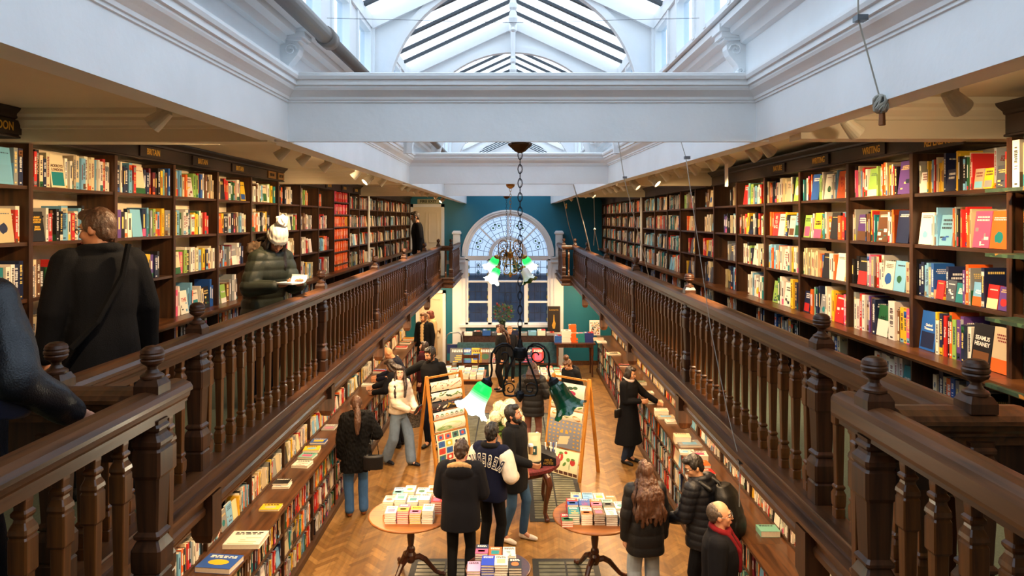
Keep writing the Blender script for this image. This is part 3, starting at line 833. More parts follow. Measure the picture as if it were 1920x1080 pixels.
def fill(s, ya, yb, z, seq, xface, where, hr=(.195, .25), key=None, fillk=.97, rev=None):
    """seq: list of tokens in reading order as seen facing the shelf"""
    toks = list(seq); order = list(range(len(toks)))
    if s > 0: toks = toks[::-1]; order = order[::-1]
    W = yb-ya-.034
    ws = []
    for tk in toks:
        if tk[0] == '*': ws.append(('f', R.uniform(.16, .17) if '!' in tk else R.uniform(.125, .15)))
        else: ws.append(('s', R.uniform(.018, .034)*(1.7 if '2' in tk else 1)*(.6 if '1' in tk else 1)))
    fixed = sum(w for k, w in ws if k == 'f'); fl = sum(w for k, w in ws if k == 's') or 1
    kk = (W*fillk-fixed-.001*len(ws))/fl
    kk = min(kk, 1.9); 
    if kk < .25:
        ws = [(k, w*.6) if k == 'f' else (k, w) for k, w in ws]; fixed *= .6; kk = max(.3, (W*fillk-fixed)/fl)
    y = ya+.017+ (W*(1-fillk)*R.random())
    for tk, (k, w), o in zip(toks, ws, order):
        code = tk.replace('*', '').replace('2', '').replace('1', '').replace('/', '').replace('!', '')
        if k == 'f':
            hh = min(w*1.5, hr[1]*1.0); t = R.uniform(.014, .03)
            M = M_face(s, xface+s*R.uniform(.0, .015), y if s > 0 else y+w*1.0, z+.001)
            if s > 0: M = M_face(s, xface+.02, y+.001, z+.003)
            else: M = M_face(s, xface-.02, y+w-.001, z+.003)
            bk = new_book(code, t, hh, w-.004, M, where, o); bk.face = True
            # front cover is the local y=0 side: spine at the left as one looks at it
            y += w+.002
        else:
            t = w*kk; h = R.uniform(*hr); d = R.uniform(.125, .16)*(1.1 if h > .235 else 1)
            lean = 0.
            M = M_stand(s, xface+s*R.uniform(.012, .04), (y if s < 0 else y+t), z, 0)
            bk = new_book(code, t-.0008, h, d, M, where, o); bk.face = False
            y += t+.001
        bk.key = (key, o); bk.s = s
def rnd_seq(pal, n): return [R.choice(pal) if R.random() > .05 else '*'+R.choice('WCKbEe') for _ in range(n)]
LSEQ = {   # bay index in LB -> four shelves, near to far
 2: ['e W n K b S W C K b W *b E N', 'W C K R E b W C W *g *e R W', 'W C R b K O W R O T W N', 'E K W C N B n e W K'],
 3: ['W K C C *C W K e b W C b1 C W1 W W', '*K W R K b2 W C K R W C W R', 'E C1 n G R R C1 W G E O Y P P M N T', 'e2 R t N1 C G W E G'],
 4: ['N W1 N b *C N N M K Y b1 Y B', 'O V W *b N b1 G g O b O1 y Y E', 'W N G g W n O Y V K', 'C N *S e W E2'],
 5: ['Y1 b N O *W g2 g B W1 e K e e', 'V Y b G W W N W Y G W e R R', '*C P g W1 K W C b Y N W W', 'E P W *W b1 O *W W C *K B'],
 6: ['e *K R1 W G2 G W *Y', '*O Y K2 W M e b1 W C', 'W C M b E M *E W N1', 'b G *g n2 E W K'],
 7: ['R W C W W *C W g Y T', '*O W O W K W1 Y K', 'M B Y W O R W T', 'W R O g Y B W'],
 8: ['R n K O K W1 C W', 'B W O R W *W N1 W g R', 'W O W1 W R *W W C', 'W E Y O W B R'],
 9: ['K W1 g g2 O O', 'K W n R W W E W', 'W n W W R W N *W', 'T W N R Y W b W'],
 10: ['O O R O1 K E', 'W E R W b R W', 'W n b W1 O R R', 'N W b R M W E'],
}
RSEQ = {   # bay index in RB, read from the left (far to near)
 2: ['W e Y R *e n E', 'R P O e *W', 'V R *P E N', 'e E W *e'],
 3: ['T W *W Y Y b1 R Y Y *N Y K W1 K G e *e *Y E *S R', '*W W E W b *b O K W R O e *P *O n', 'K N b1 b B *R N *S *T V O E *b N *R *V', '*B! Y W N R K O g V V N W *K! *e!'],
 4: ['K P1 e b1 R O W *g g O O C Y W1 K *V W', 'W1 E *V K n Y1 R T *n W O *N B P', 'K *K E P1 R W *W *b e W', 'E W W W V1 N *G n1 W2 n1 Y P'],
 5: ['T P O *B g W *W W b1 *O E W', '*g W *Y T W O *K O R', 'C C1 C C1 C C1 O1 B *K W O *W e', '*N O t N *E W Y *R P R'],
 6: ['C O n N K W W C *C W *g', 'O *R *W Y K *W *b', 'W b1 O b O W *W W Y1 W e', '*g G W *W W Y N W'],
 7: ['*R b t g2 E W W R g', 'C1 R e Y *K W K R W2 g', 'W K g *W W K W', 'W b *W E W T'],
 8: ['E K n e K', 'N V K E e b W', 'S E *S E N e', 'e K N b E'],
 9: ['K n *C *e', 'C *e Y W *n', 'O R Y *e E R', 'S N C *S W'],
 10: ['g E *n R1 W G', 'O *e C W P', 'R *S O B Y', 'Y *N n E S'],
}
EXTRA_L = {9: 'ledge'}
for s, BB, SQ in ((-1, LB, LSEQ), (1, RB, RSEQ)):
    xf = XL if s < 0 else XR
    side = 'left' if s < 0 else 'right'
    for i in range(1, len(BB)-1):
        ya, yb = BB[i], BB[i+1]
        if s < 0 and i == ORANGE_BAY:
            for r in range(7):
                z = [4.56-.215*k for k in range(6)]+[3.38]; z = z[r]
                c = 'R' if r < 2 else 'O'
                seq = [R.choice('ORRP' if r < 2 else 'OOOO' if r > 2 else 'RYOO') for _ in range(34)]
                if r < 2: seq = [R.choice('RRP') for _ in range(30)]
                fill(s, ya, yb, z, seq, xf, (side, i, r), (.16, .178), (s, i, r))
            continue
        for r, z in enumerate(LEV[s]):
            if i in SQ: seq = [k for k in SQ[i][r].split() if k != 'y']
            else:
                far = i > 9
                pal = ('KNnOWCEREWGbS' if s < 0 else 'EKSnCWRObENeT')
                seq = rnd_seq(pal, R.randint(17, 24))
            if i in SQ:      # the strings list what is readable; thin neighbours fill the rest
                out = []
                for tk in seq:
                    out.append(tk)
                    if tk[0] != '*' and '2' not in tk and '!' not in SQ[i][r] and R.random() < .55: out.append(R.choice([tk[0], R.choice('WCEKbnRN')]))
                seq = out
            fill(s, ya, yb, z-(.011 if s > 0 and i == 2 else 0), seq, xf-(.15 if s > 0 and i == 2 else 0), (side, i, r), (.178, .24) if r < 3 else (.2, .28), (s, i, r))
        # sparse books in the base unit
        if R.random() < .9:
            z = 3.045
            seq = [R.choice('WKNBEOC') for _ in range(R.randint(7, 16))]
            if s > 0 and i == 4: seq = ['W']*7+['*T']
            fill(s, ya, yb, z, seq, xf+s*.02, (side, i, 4), (.22, .27), (s, i, 4), .75)

# ---------------------------------------------------------------- ground-floor bookcases
CL = [4.4+1.12*k for k in range(14)]; CR = [4.6+1.12*k for k in range(14)]
def counter_case(s, k, ya, yb, last):
    xf = -2.6 if s < 0 else 2.37; xb = -2.97 if s < 0 else 2.755; xw = -3.31 if s < 0 else 2.965
    root = empty('low_bookcase', (xf, ya, 0), f"low dark bookcase with worktop under the {'left' if s < 0 else 'right'} gallery, {ORD[k]} unit from the near end", 'bookcase', 'low bookcases under the galleries')
    off = Vector((xf, ya, 0)); ya += .0005; yb -= .0005
    def part(name, boxes, m):
        b = MB()
        for (x0, y0, z0, x1, y1, z1) in boxes: b.box(x0-off.x, y0-off.y, z0, x1-off.x, y1-off.y, z1)
        return b.build(name, m, root)
    part('back_panel', [(xb, ya, .05, xb+s*.012, yb, .97)], M_upr)
    part('upright', [(xf, ya, .0, xb, ya+.014, .97)], M_upr); part('upright', [(xf, yb-.014, 0, xb, yb, .97)], M_upr)
    for z in (.38, .69): part('shelf', [(xf+s*.004, ya+.014, z-.02, xb, yb-.014, z)], M_shelf)
    part('plinth', [(xf-s*.035, ya, 0, xf+s*.03, yb, .085), (xf, ya, .06, xb, yb, .08)], M_shelf)
    part('worktop', [(xf-s*.03, ya, .97, xb, yb, 1.0)], M_counter)
    part('upper_back', [(xw, ya, 1.0, xw-s*.012, yb, 2.5)], M_back)
    part('upper_upright', [(xb, ya, 1.0, xw, ya+.012, 2.5)], M_upr); part('upper_upright', [(xb, yb-.012, 1.0, xw, yb, 2.5)], M_upr)
    for q in ((1.0, 1.03), (1.36, 1.38), (1.75, 1.77)): part('upper_shelf', [(xb, ya+.012, q[0], xw, yb-.012, q[1])], M_shelf)
for s, CC in ((-1, CL), (1, CR)):
    side = 'left' if s < 0 else 'right'
    xf = -2.6 if s < 0 else 2.37; xb = -2.97 if s < 0 else 2.755
    for k in range(len(CC)-1):
        counter_case(s, k, CC[k], CC[k+1], k == len(CC)-2)
        for r, z in enumerate((.69, .38, .08)):
            if CC[k] < 5.4: continue
            seq = rnd_seq('WWCKNnORREETbYMG' if s < 0 else 'WWCKKNRROEEetTMbS', R.randint(26, 34))
            seq = [q for q in seq if q[0] != '*'] if r == 2 else seq
            fill(s, CC[k], CC[k+1], z, seq, xf, (side+' low', k, r), (.19, .255), (s*2, k, r))
        seq = rnd_seq('WWWCCYORKbWE', R.randint(22, 30))
        fill(s, CC[k], CC[k+1], 1.03, seq, xb, (side+' counter', k, 0), (.2, .26), (s*3, k, 0))

# ---------------------------------------------------------------- which books become objects of their own: the ones that show largest
def seen(bk):
    c = bk.M @ Vector((0, bk.t/2, bk.h/2))
    if c.y < .6: return 0
    u = U0+FPX*c.x/c.y; v = V0-FPX*(c.z-CZ)/c.y
    if not (4 < u < 1916 and 4 < v < 1076): return 0
    dist = (c-Vector((0, 0, CZ))).length; k = (FPX/dist)**2
    dirv = (Vector((0, 0, CZ))-c).normalized()
    nrm = bk.M.to_3x3() @ (Vector((0, -1, 0)) if bk.face else Vector((1, 0, 0)))
    A = (bk.d if bk.face else bk.t)*bk.h*max(0, nrm.dot(dirv))*k
    side = bk.where[0]
    if side in ('left', 'right'):
        rail = -1.92 if bk.s < 0 else 1.66
        if bk.where[2] >= 3:                     # behind the railing
            zr = CZ+(3.59-CZ)*(c.x/rail)
            if c.z+bk.h/2 < zr: A *= .12
    if 'counter' in side: A *= .6
    if side == 'left' and 165 < u < 285 and v > 400: A *= .2      # behind the man in the dark coat
    return A
for bk in BOOKS: bk.A = seen(bk)
NB_IND = 300
ranked = sorted(BOOKS, key=lambda q: -q.A)
IND = set(id(q) for q in ranked[:NB_IND])
SHELF_N = ['top', 'second', 'third', 'ledge', 'lowest']
def describe(bk):
    side, i, r = bk.where
    size = 'face-out' if bk.face else ('slim' if bk.t < .02 else 'thick' if bk.t > .04 else '')
    nth = ORD[bk.order] if bk.order < len(ORD) else f'number {bk.order+1}'
    base = f"{size+' ' if size else ''}{CN[bk.code]} book, {nth} from left on "
    if side in ('left', 'right'): return base+f"{SHELF_N[min(r, 4)]} shelf, {ORD[i]} {side} gallery bay"
    if 'low' in side: return base+f"{['upper', 'middle', 'bottom'][r]} row of {ORD[k_of(bk)]} {side.split()[0]} low bookcase"
    return base+f"{side.split()[0]} worktop shelf, {ORD[k_of(bk)]} unit"
def k_of(bk): return bk.where[1]
TITLES = {  # (side, bay, row): (cover colour, face?, words, ink)
 (1, 3, 3): [('K', True, 'SEAMUS\nHEANEY', '#ece6dc'), ('B', True, 'Oxford\nThesaurus', '#f2f0ea'), ('R', False, 'Collins', '#f4efe6')],
 (1, 3, 2): [('T', True, 'New\nOxford\nRhyming\nDictionary', '#f2f0ea'), ('b', True, 'Oxford\nThesaurus', '#ffffff')],
 (1, 4, 3): [('G', True, 'n+1', '#16261a')], (1, 4, 4): [('T', True, 'KINFOLK', '#d9c9b8')],
 (1, 5, 1): [('Y', True, 'PATRICIA\nHIGHSMITH', '#1b1714')], (1, 5, 0): [('O', True, 'We\nTr', '#b8202a')],
 (1, 6, 1): [('R', True, 'BE\nTO\n& CL', '#efe6d6')],
 (-1, 3, 0): [('C', True, 'ACKROYD\nLONDON', '#6b4a34'), ('W', False, 'LONDON', '#a8332c'), ('K', False, 'LONDON', '#c9b68a')],
 (-1, 3, 1): [('K', True, 'A SHORT\nHISTORY OF\nLONDON\n\nSIMON\nJENKINS', '#e6b43a')],
 (-1, 5, 3): [('W', True, 'THE', '#c4402f')], (-1, 6, 3): [('g', True, 'WILDING', '#f0efe6')]}
for key, lst in TITLES.items():
    for code, face, words, ink in lst:
        for bk in BOOKS:
            if bk.key[0] == key and bk.code == code and bk.face == face and not bk.txt and id(bk) in IND: bk.txt = (words, ink); break
def titles(bk):
    words, ink = bk.txt; m = mat('title_'+ink.strip('#'), ink, .5)
    if bk.face:
        n = max(len(w) for w in words.split('\n')); size = min(.05, bk.d*1.25/n, bk.h*.8/len(words.split('\n')))
        text_mesh('title_lettering', words, size, m, bk.o, (-bk.d*.5, -.0012, bk.h*.6), (PI/2, 0, 0), ext=.0003, bold=.0008)
    else:
        M = Matrix(((0, 0, 1), (0, 1, 0), (-1, 0, 0)))
        text_mesh('title_lettering', words, min(bk.t*.8, .03), m, bk.o, (.0012, bk.t/2, bk.h*.6), M.to_euler(), ext=.0003, bold=.0005)
stuff = MB()
PAGE = hexc('#e6dcc6')
IDENT = Matrix.Identity(4)
BYKEY = {}
n_ind = 0
for bk in BOOKS:
    if id(bk) in IND:
        b = MB(); cover_geo(b, bk, IDENT, True)
        o = b.build('book', M_book)
        o.matrix_world = bk.M
        tag(o, describe(bk), 'book', ('books on the left gallery' if bk.where[0] == 'left' else 'books on the right gallery' if bk.where[0] == 'right' else 'books on the low shelves'))
        p = MB(); page_geo(p, bk, IDENT); p.build('page_block', M_paper, o)
        bk.o = o; n_ind += 1
        if bk.txt: titles(bk)
    else:
        cover_geo(stuff, bk, bk.M, False); page_geo(stuff, bk, bk.M, PAGE)
        bk.o = None
    BYKEY.setdefault(bk.key, bk)
tag(stuff.build('shelf_books', M_book), 'the many smaller rows of books on the farther shelves', 'books', kind='stuff')
# ================================================================ LAMPS, CHANDELIERS, CORDS
M_bulb = mat('lamp_face_lit', '#fff0d0', .4, emit='#ffe2b0', estr=9)
M_bulb2 = mat('lamp_face_dim', '#f3e4c4', .3, emit='#ffd9a0', estr=1.6)
def track_lamp(u, v, s, lit, big, label):
    y = 6.
    for _ in range(12):
        x = (FL-.29) if s < 0 else FR(y)+.26
        y = x*FPX/(u-U0)
    z = CZ-(v-V0)*y/FPX
    root = empty('spot_lamp', (x, y, z), label, 'spotlight', 'track spotlights on the left' if s < 0 else 'track spotlights on the right')
    if s > 0 and not big: d = Vector((.75, .25, -.6))
    else: d = Vector((s*.72, -.1, -.62))
    if big: d = Vector((s*.5, -.35, -.55))
    d.normalize(); Mx = d.to_track_quat('Z', 'X').to_matrix().to_4x4()
    b = MB(); r = .032 if not big else .036; l = .10 if not big else .13
    b.lathe([(r*.55, -l*.55), (r*.8, -l*.5), (r*1.0, -l*.2), (r*1.35, l*.45), (r*1.35, l*.5), (r*1.15, l*.5), (r*1.05, l*.42)], n=18, M=Mx)
    if big:
        for k in range(5): b.lathe([(r*1.25, -l*.35+k*.012), (r*1.25, -l*.35+k*.012+.006)], n=18, M=Mx)
    b.build('body', M_beige, root, smooth=False)
    g = MB(); g.lathe([(r*1.12, l*.44), (r*1.0, l*.47)], n=18, M=Mx); g.build('lamp_face', M_bulb if lit else M_bulb2, root)
    a = MB(); a.box(-.011, -.011, 0, .011, .011, ZC-z); a.box(-.03, -.05, ZC-z-.025, .03, .05, ZC-z-.001); a.build('bracket', M_beige, root)
    return root
LL = [(300, 222, 0, 0), (530, 287, 0, 0), (570, 298, 0, 0), (611, 311, 0, 0), (668, 327, 0, 0), (691, 335, 1, 1), (717, 341, 0, 0), (755, 350, 0, 0), (766, 353, 0, 0), (780, 358, 1, 0), (792, 361, 0, 0), (803, 364, 0, 0), (818, 369, 1, 0), (829, 375, 1, 1)]
RL = [(1790, 188, 0, 0), (1595, 238, 0, 0), (1438, 278, 0, 0), (1411, 288, 1, 0), (1363, 299, 1, 0), (1334, 307, 0, 0), (1301, 316, 1, 0), (1273, 322, 0, 0), (1247, 329, 1, 0), (1226, 338, 1, 1), (1190, 346, 0, 1), (1168, 350, 0, 0), (1154, 353, 1, 0), (1143, 356, 1, 0), (1133, 358, 0, 0), (1110, 364, 0, 1), (1097, 366, 1, 0), (1070, 373, 1, 0)]
for k, (u, v, l, bg_) in enumerate(LL): track_lamp(u, v, -1, l, bg_, f"{'lit ' if l else ''}{'ribbed' if bg_ else 'beige'} track spotlight over the left gallery, {ORD[k]} from the near end")
for k, (u, v, l, bg_) in enumerate(RL): track_lamp(u, v, 1, l, bg_, f"{'lit ' if l else ''}{'ribbed' if bg_ else 'beige'} track spotlight over the right gallery, {ORD[k]} from the near end")
b = MB(); b.box(-.012, -.004, -.155, .012, .004, .02)
tag(b.build('hanging_strip', M_cream, loc=P(1362, 312, 5.25)), 'narrow white strip hanging from a spotlight before the right bookcase', 'strip')

def glowmat(name, strength):
    m = bpy.data.materials.new(name); m.use_nodes = True; nt = m.node_tree; p = nt.nodes['Principled BSDF']
    a = nt.nodes.new('ShaderNodeAttribute'); a.attribute_name = 'Col'
    nt.links.new(a.outputs['Color'], p.inputs['Base Color']); nt.links.new(a.outputs['Color'], p.inputs['Emission Color'])
    p.inputs['Emission Strength'].default_value = strength; p.inputs['Roughness'].default_value = .15
    return m
M_shadelit = glowmat('lit_glass_shade', 1.6)
M_shadeoff = mat('unlit_green_glass', vcol=True, rough=.08, coat=.6)
def bell(lit, M, cols, sc=1., n=30):
    """bell shade: neck at the origin, opening along +z, ruffled rim; its glass shades from green at the neck to milk at the rim"""
    b = MB(); b.sm = True
    prof = [(.030, 0), (.040, .006), (.052, .02), (.058, .05), (.060, .085), (.064, .115), (.074, .145), (.090, .170), (.108, .186)]
    prof = [(a[0]+(c[0]-a[0])*j/3, a[1]+(c[1]-a[1])*j/3) for a, c in zip(prof, prof[1:]) for j in range(3)]+[prof[-1]]
    rings = []
    for k, (r, z) in enumerate(prof):
        ruf = max(0, (k/3-5)/3)**1.5
        rings.append([M @ (Vector(((r*(1+.10*ruf*math.sin(7*2*PI*i/n)))*math.cos(2*PI*i/n), (r*(1+.10*ruf*math.sin(7*2*PI*i/n)))*math.sin(2*PI*i/n), z+.012*ruf*math.cos(7*2*PI*i/n)))*sc) for i in range(n)])
    for k in range(len(rings)-1):
        t = k/(len(rings)-2)
        c0, c1 = hexc(cols[0]), hexc(cols[1]); t2 = min(1, max(0, (t-.42)/.38))
        b.col(tuple(a+(c-a)*t2 for a, c in zip(c0, c1)))
        b.loft([rings[k], rings[k+1]], cap=False)
    # inside wall
    ax = [sum(r, Vector())/n for r in rings]
    inner = [[c_+(p-c_)*.95 for p in r] for c_, r in zip(ax, rings)]
    b.col(cols[2] if len(cols) > 2 else cols[1])
    for k in range(len(inner)-1): b.loft([inner[k], inner[k+1]], cap=False, flip=True)
    return b
def chain(b, x, y, z0, z1, pitch=.042, r=.013, wire=.0032):
    n = int((z1-z0)/pitch)
    for k in range(n):
        z = z1-(k+.5)*(z1-z0)/n; h = (z1-z0)/n*.66
        pts = []
        for i in range(10):
            a = 2*PI*i/10; d = r*math.cos(a); e = h*math.sin(a)
            pts.append((x+d, y, z+e) if k % 2 == 0 else (x, y+d, z+e))
        b.tube(pts, wire, 5, closed=True)
def spiral(cx, cz, r0, r1, a0, a1, n=18): return [(cx+(r0+(r1-r0)*i/n)*math.cos(a0+(a1-a0)*i/n), cz+(r0+(r1-r0)*i/n)*math.sin(a0+(a1-a0)*i/n)) for i in range(n+1)]
def chandelier(x, y, ztop, zh, arms, metal, label, sc=1., canopy=.075, chain_r=.013, shade_tilt=32):
    root = empty('chandelier', (x, y, zh), label, 'chandelier', 'hanging chandeliers')
    H = ztop-zh
    b = MB(); b.sm = False
    n = 24; rings = []
    for r, z in ((.012, -.06), (.03, -.05), (.05, -.03), (canopy, -.012), (canopy, 0)):
        rings.append([(r*(1+.06*math.cos(8*2*PI*i/n))*math.cos(2*PI*i/n), r*(1+.06*math.cos(8*2*PI*i/n))*math.sin(2*PI*i/n), H+z) for i in range(n)])
    b.loft(rings); b.build('canopy', M_brass if metal is M_brass else mat('bronze_canopy', '#4c3a26', .4, .8), root)
    b = MB(); chain(b, 0, 0, .17*sc, H-.05, r=chain_r); b.build('chain', metal, root)
    b = MB()
    b.tube([(0, 0, .18*sc), (0, 0, -.25*sc)], .0075*sc, 8)
    b.lathe([(.008, .10), (.012, .09), (.02, .05), (.034, .045), (.040, .03), (.040, -.012), (.03, -.022), (.03, -.03), (.014, -.04)], n=16, M=Matrix.Scale(sc, 4))
    b.lathe([(.006, -.29), (.016, -.275), (.024, -.262), (.026, -.235), (.012, -.22)], n=14, M=Matrix.Scale(sc, 4))
    b.build('stem', metal, root)
    prof = [(.014, -.248), (.06, -.25), (.095, -.243), (.11, -.215), (.105, -.17), (.075, -.09), (.045, -.02), (.040, .02), (.055, .052), (.085, .073), (.115, .075), (.15, .058), (.178, .02), (.184, -.03), (.178, -.08), (.184, -.115), (.196, -.135)]
    for az, lit, cols, *dz in arms:
        Mz = Matrix.Translation((0, 0, dz[0] if dz else 0)) @ Matrix.Rotation(az, 4, 'Z')
        b = MB(); b.tube([tuple(Mz @ Vector((r*sc, 0, z*sc))) for r, z in prof], .0065*sc, 8)
        b.tube([tuple(Mz @ Vector((r*sc, 0, z*sc))) for r, z in spiral(.105, -.0, .065, .012, 2.2, 2.2-8.2)], .0045*sc, 6)
        b.tube([tuple(Mz @ Vector((r*sc, 0, z*sc))) for r, z in spiral(.066, -.205, .042, .008, 0., 7.5)], .004*sc, 6)
        Mt = Mz @ Matrix.Translation((.196*sc, 0, -.135*sc)) @ Matrix.Rotation(math.radians(180-shade_tilt), 4, 'Y')
        b.lathe([(.006, -.012), (.012, -.006), (.02, .004), (.034, .012), (.036, .028), (.036, .042), (.03, .046)], n=18, M=Mt @ Matrix.Scale(sc, 4))
        arm = b.build('arm', metal, root)
        sh = bell(lit, Mt @ Matrix.Translation((0, 0, .034*sc)), cols, sc)
        sh.build('shade', M_shadelit if lit else M_shadeoff, root)
        if lit:
            g = MB(); Mb = Mt; g.ball((0, 0, .13*sc), .024*sc, 12, 8, M=Mb); g.build('bulb', mat('bulb_glow', '#ffffff', .3, emit='#fff4e0', estr=30), arm)
            lp = bpy.data.lights.new('bulb', 'POINT'); lp.energy = 10*sc; lp.color = (1, .85, .6); lp.shadow_soft_size = .02
            lo = bpy.data.objects.new('bulb_light', lp); COL.objects.link(lo); lo.location = Vector((x, y, zh)) + (Mt @ Vector((0, 0, .27*sc)))
    return root
GLIT = ('#16b045', '#f6fff2'); GOFF = ('#0c4a30', '#0b5a36', '#123c2a')
chandelier(.043, 4.21, ZF-.012, 3.416, [(math.radians(196), True, GLIT), (math.radians(-14), False, GOFF)], M_iron, 'wrought-iron chandelier in front, two green bell shades, only the left one lit', canopy=.07, shade_tilt=32)
GW = ('#18c24a', '#f2fff0'); WG = ('#f6f0e2', '#2f7a44', '#e8f0e0')
chandelier(-.035, 9.05, ZF-.012, 3.776, [(math.radians(218), True, GW), (math.radians(152), True, GW, .13), (math.radians(26), True, GW, .13), (math.radians(-36), False, ('#f2ece0', '#d8e2cf', '#2f8048'))], M_brass, 'brass chandelier in front of the arched window, green and white shades', sc=1.0, canopy=.055)
chandelier(-.13, 13.6, ZF-.012, 3.55, [(math.radians(218), False, GOFF), (math.radians(140), False, GOFF), (math.radians(35), False, GOFF), (math.radians(-40), False, GOFF)], M_iron, 'dark farthest chandelier hanging behind the brass one', sc=.9, canopy=.06)

M_cord = mat('pale_cord', '#a9a69c', .8)
def cord(pts, r, label, extra=None, group='blind cords on the right'):
    p0 = Vector(pts[0]); b = MB(); b.tube([tuple(Vector(p)-p0) for p in pts], r, 6)
    o = tag(b.build('blind_cord', M_cord, loc=p0), label, 'cord', group)
    return o, p0
o, p0 = cord([P(1609, -60, 2.62), P(1609, 35, 2.66), P(1650, 185, 2.70)], .0035, 'grey cord ending in a wound bundle on the near right fascia')
b = MB()
rb = random.Random(3); c = P(1651, 195, 2.70)-p0
for k in range(12):
    Mx = Matrix.Translation(c) @ Matrix.Rotation(rb.uniform(-.5, .5), 4, 'Y') @ Matrix.Rotation(rb.uniform(0, PI), 4, 'Z')
    b.tube([tuple(Mx @ Vector((.024*math.cos(a), .012*math.sin(2*a), .036*math.sin(a)))) for a in [2*PI*i/14 for i in range(14)]], .004, 5, closed=True)
b.build('cord_bundle', M_cord, o)
b = MB(); b.lathe([(.010, -.03), (.013, -.028), (.011, .02)], c.x+.006, c.y, 10, M=Matrix.Translation((0, 0, c.z-.055))); b.build('acorn_knob', mat('copper_knob', '#8a5530', .4, .5), o)
def bracket(o, p):
    b = MB(); b.box(p.x-.012, p.y-.02, p.z-.01, p.x+.03, p.y+.02, p.z+.012); b.build('cleat', mat('steel_cleat', '#6c747b', .4, .7), o)
bracket(o, P(1609, 35, 2.66)-p0)
o, p0 = cord([P(1276, 262, 5.3), P(1286, 296, 5.3), P(1333, 620, 4.9), P(1364, 773, 4.7), P(1387, 866, 4.55), P(1386, 950, 4.55)], .003, 'long pale cord crossing the right balusters down to the backpacked man'); bracket(o, P(1286, 296, 5.3)-p0); bracket(o, P(1387, 866, 4.55)-p0)
o, p0 = cord([P(1159, 262, 7.4), P(1170, 333, 7.4), P(1205, 470, 7.7), P(1217, 520, 7.8)], .005, 'cord slanting over the right rail at the white shelf pole'); bracket(o, P(1170, 333, 7.4)-p0)
o, p0 = cord([P(1075, 346, 12.3), P(1081, 366, 12.4), P(1107, 472, 13.6)], .011, 'thick pale cord tied to the far right railing')
o, p0 = cord([P(1113, 349, 12.), P(1115, 428, 13.), P(1113, 460, 13.5)], .006, 'pale cord knotted half way, between two other far cords')
b = MB(); q = P(1115, 430, 13)-p0; b.ball(q, .022, 8, 6); b.tube([q, P(1123, 470, 13.2)-p0], .006, 5); b.build('knot', M_cord, o)
o, p0 = cord([P(1057, 376, 15.), P(1066, 420, 15.6), P(1077, 458, 16.4)], .007, 'thin farthest cord before the teal wall')
b = MB(); q = P(1062, 384, 15.1)-p0; b.lathe([(.01, -.09), (.02, -.07), (.012, -.03), (.022, 0), (.012, .03)], q.x, q.y, 8, M=Matrix.Translation((0, 0, q.z))); b.build('brass_pull', M_brass, o)
for s, x, y, lab in ((-1, -2.985, 14.12, 'slim white pole standing before the left shelves past the orange bay'), (1, 2.585, 13.75, 'slim white pole standing before the far right shelves')):
    b = MB(); b.tube([(0, 0, 0), (0, 0, 4.74-LEV[s][3])], .022, 10); b.lathe([(.035, 0), (.035, .02)], n=10); tag(b.build('shelf_pole', M_white, loc=(x-s*.0, y, LEV[s][3])), lab, 'pole')
b = MB()
for y, z in ((3.2, 5.62), (4.4, 5.55)): b.tube([(-1.2, y, z), (0, y, z-.03), (1.2, y, z)], .0015, 4)
struct(b.build('trim_tie_wires', M_dgrey))

# green leaf-patterned display stand at the right edge
def leafmat():
    m = bpy.data.materials.new('leaf_print'); m.use_nodes = True; nt = m.node_tree; p = nt.nodes['Principled BSDF']; L = nt.links
    tc = nt.nodes.new('ShaderNodeTexCoord'); v = nt.nodes.new('ShaderNodeTexVoronoi'); v.inputs['Scale'].default_value = 26; v.inputs['Randomness'].default_value = 1
    L.new(tc.outputs['Object'], v.inputs['Vector']); cr = nt.nodes.new('ShaderNodeValToRGB'); e = cr.color_ramp.elements
    e[0].color = (*hexc('#1a2a22'), 1); e[1].color = (*hexc('#4d6b48'), 1); x = e.new(.6); x.color = (*hexc('#2f4a36'), 1); x = e.new(.86); x.color = (*hexc('#2b3b2c'), 1); x = e.new(.9); x.color = (*hexc('#b0762a'), 1); x = e.new(.94); x.color = (*hexc('#3a5740'), 1)
    sx = nt.nodes.new('ShaderNodeSeparateColor'); L.new(v.outputs['Color'], sx.inputs[0]); L.new(sx.outputs[0], cr.inputs[0]); L.new(cr.outputs[0], p.inputs['Base Color']); p.inputs['Roughness'].default_value = .6
    return m
M_leaf = leafmat()
root = empty('display_stand', (2.6, 3.6, 3.44), 'green leaf-patterned display stand at the right edge of the photo', 'display stand')
b = MB(); b.box(.04, -.87, -.02, .06, -.07, 1.27); b.build('side_panel', M_leaf, root)
for z in LEV[1]:
    b = MB(); b.box(-.16, -.87, z-3.44-.03, .04, -.07, z-3.44-.012); b.build('shelf_board', M_leaf, root)
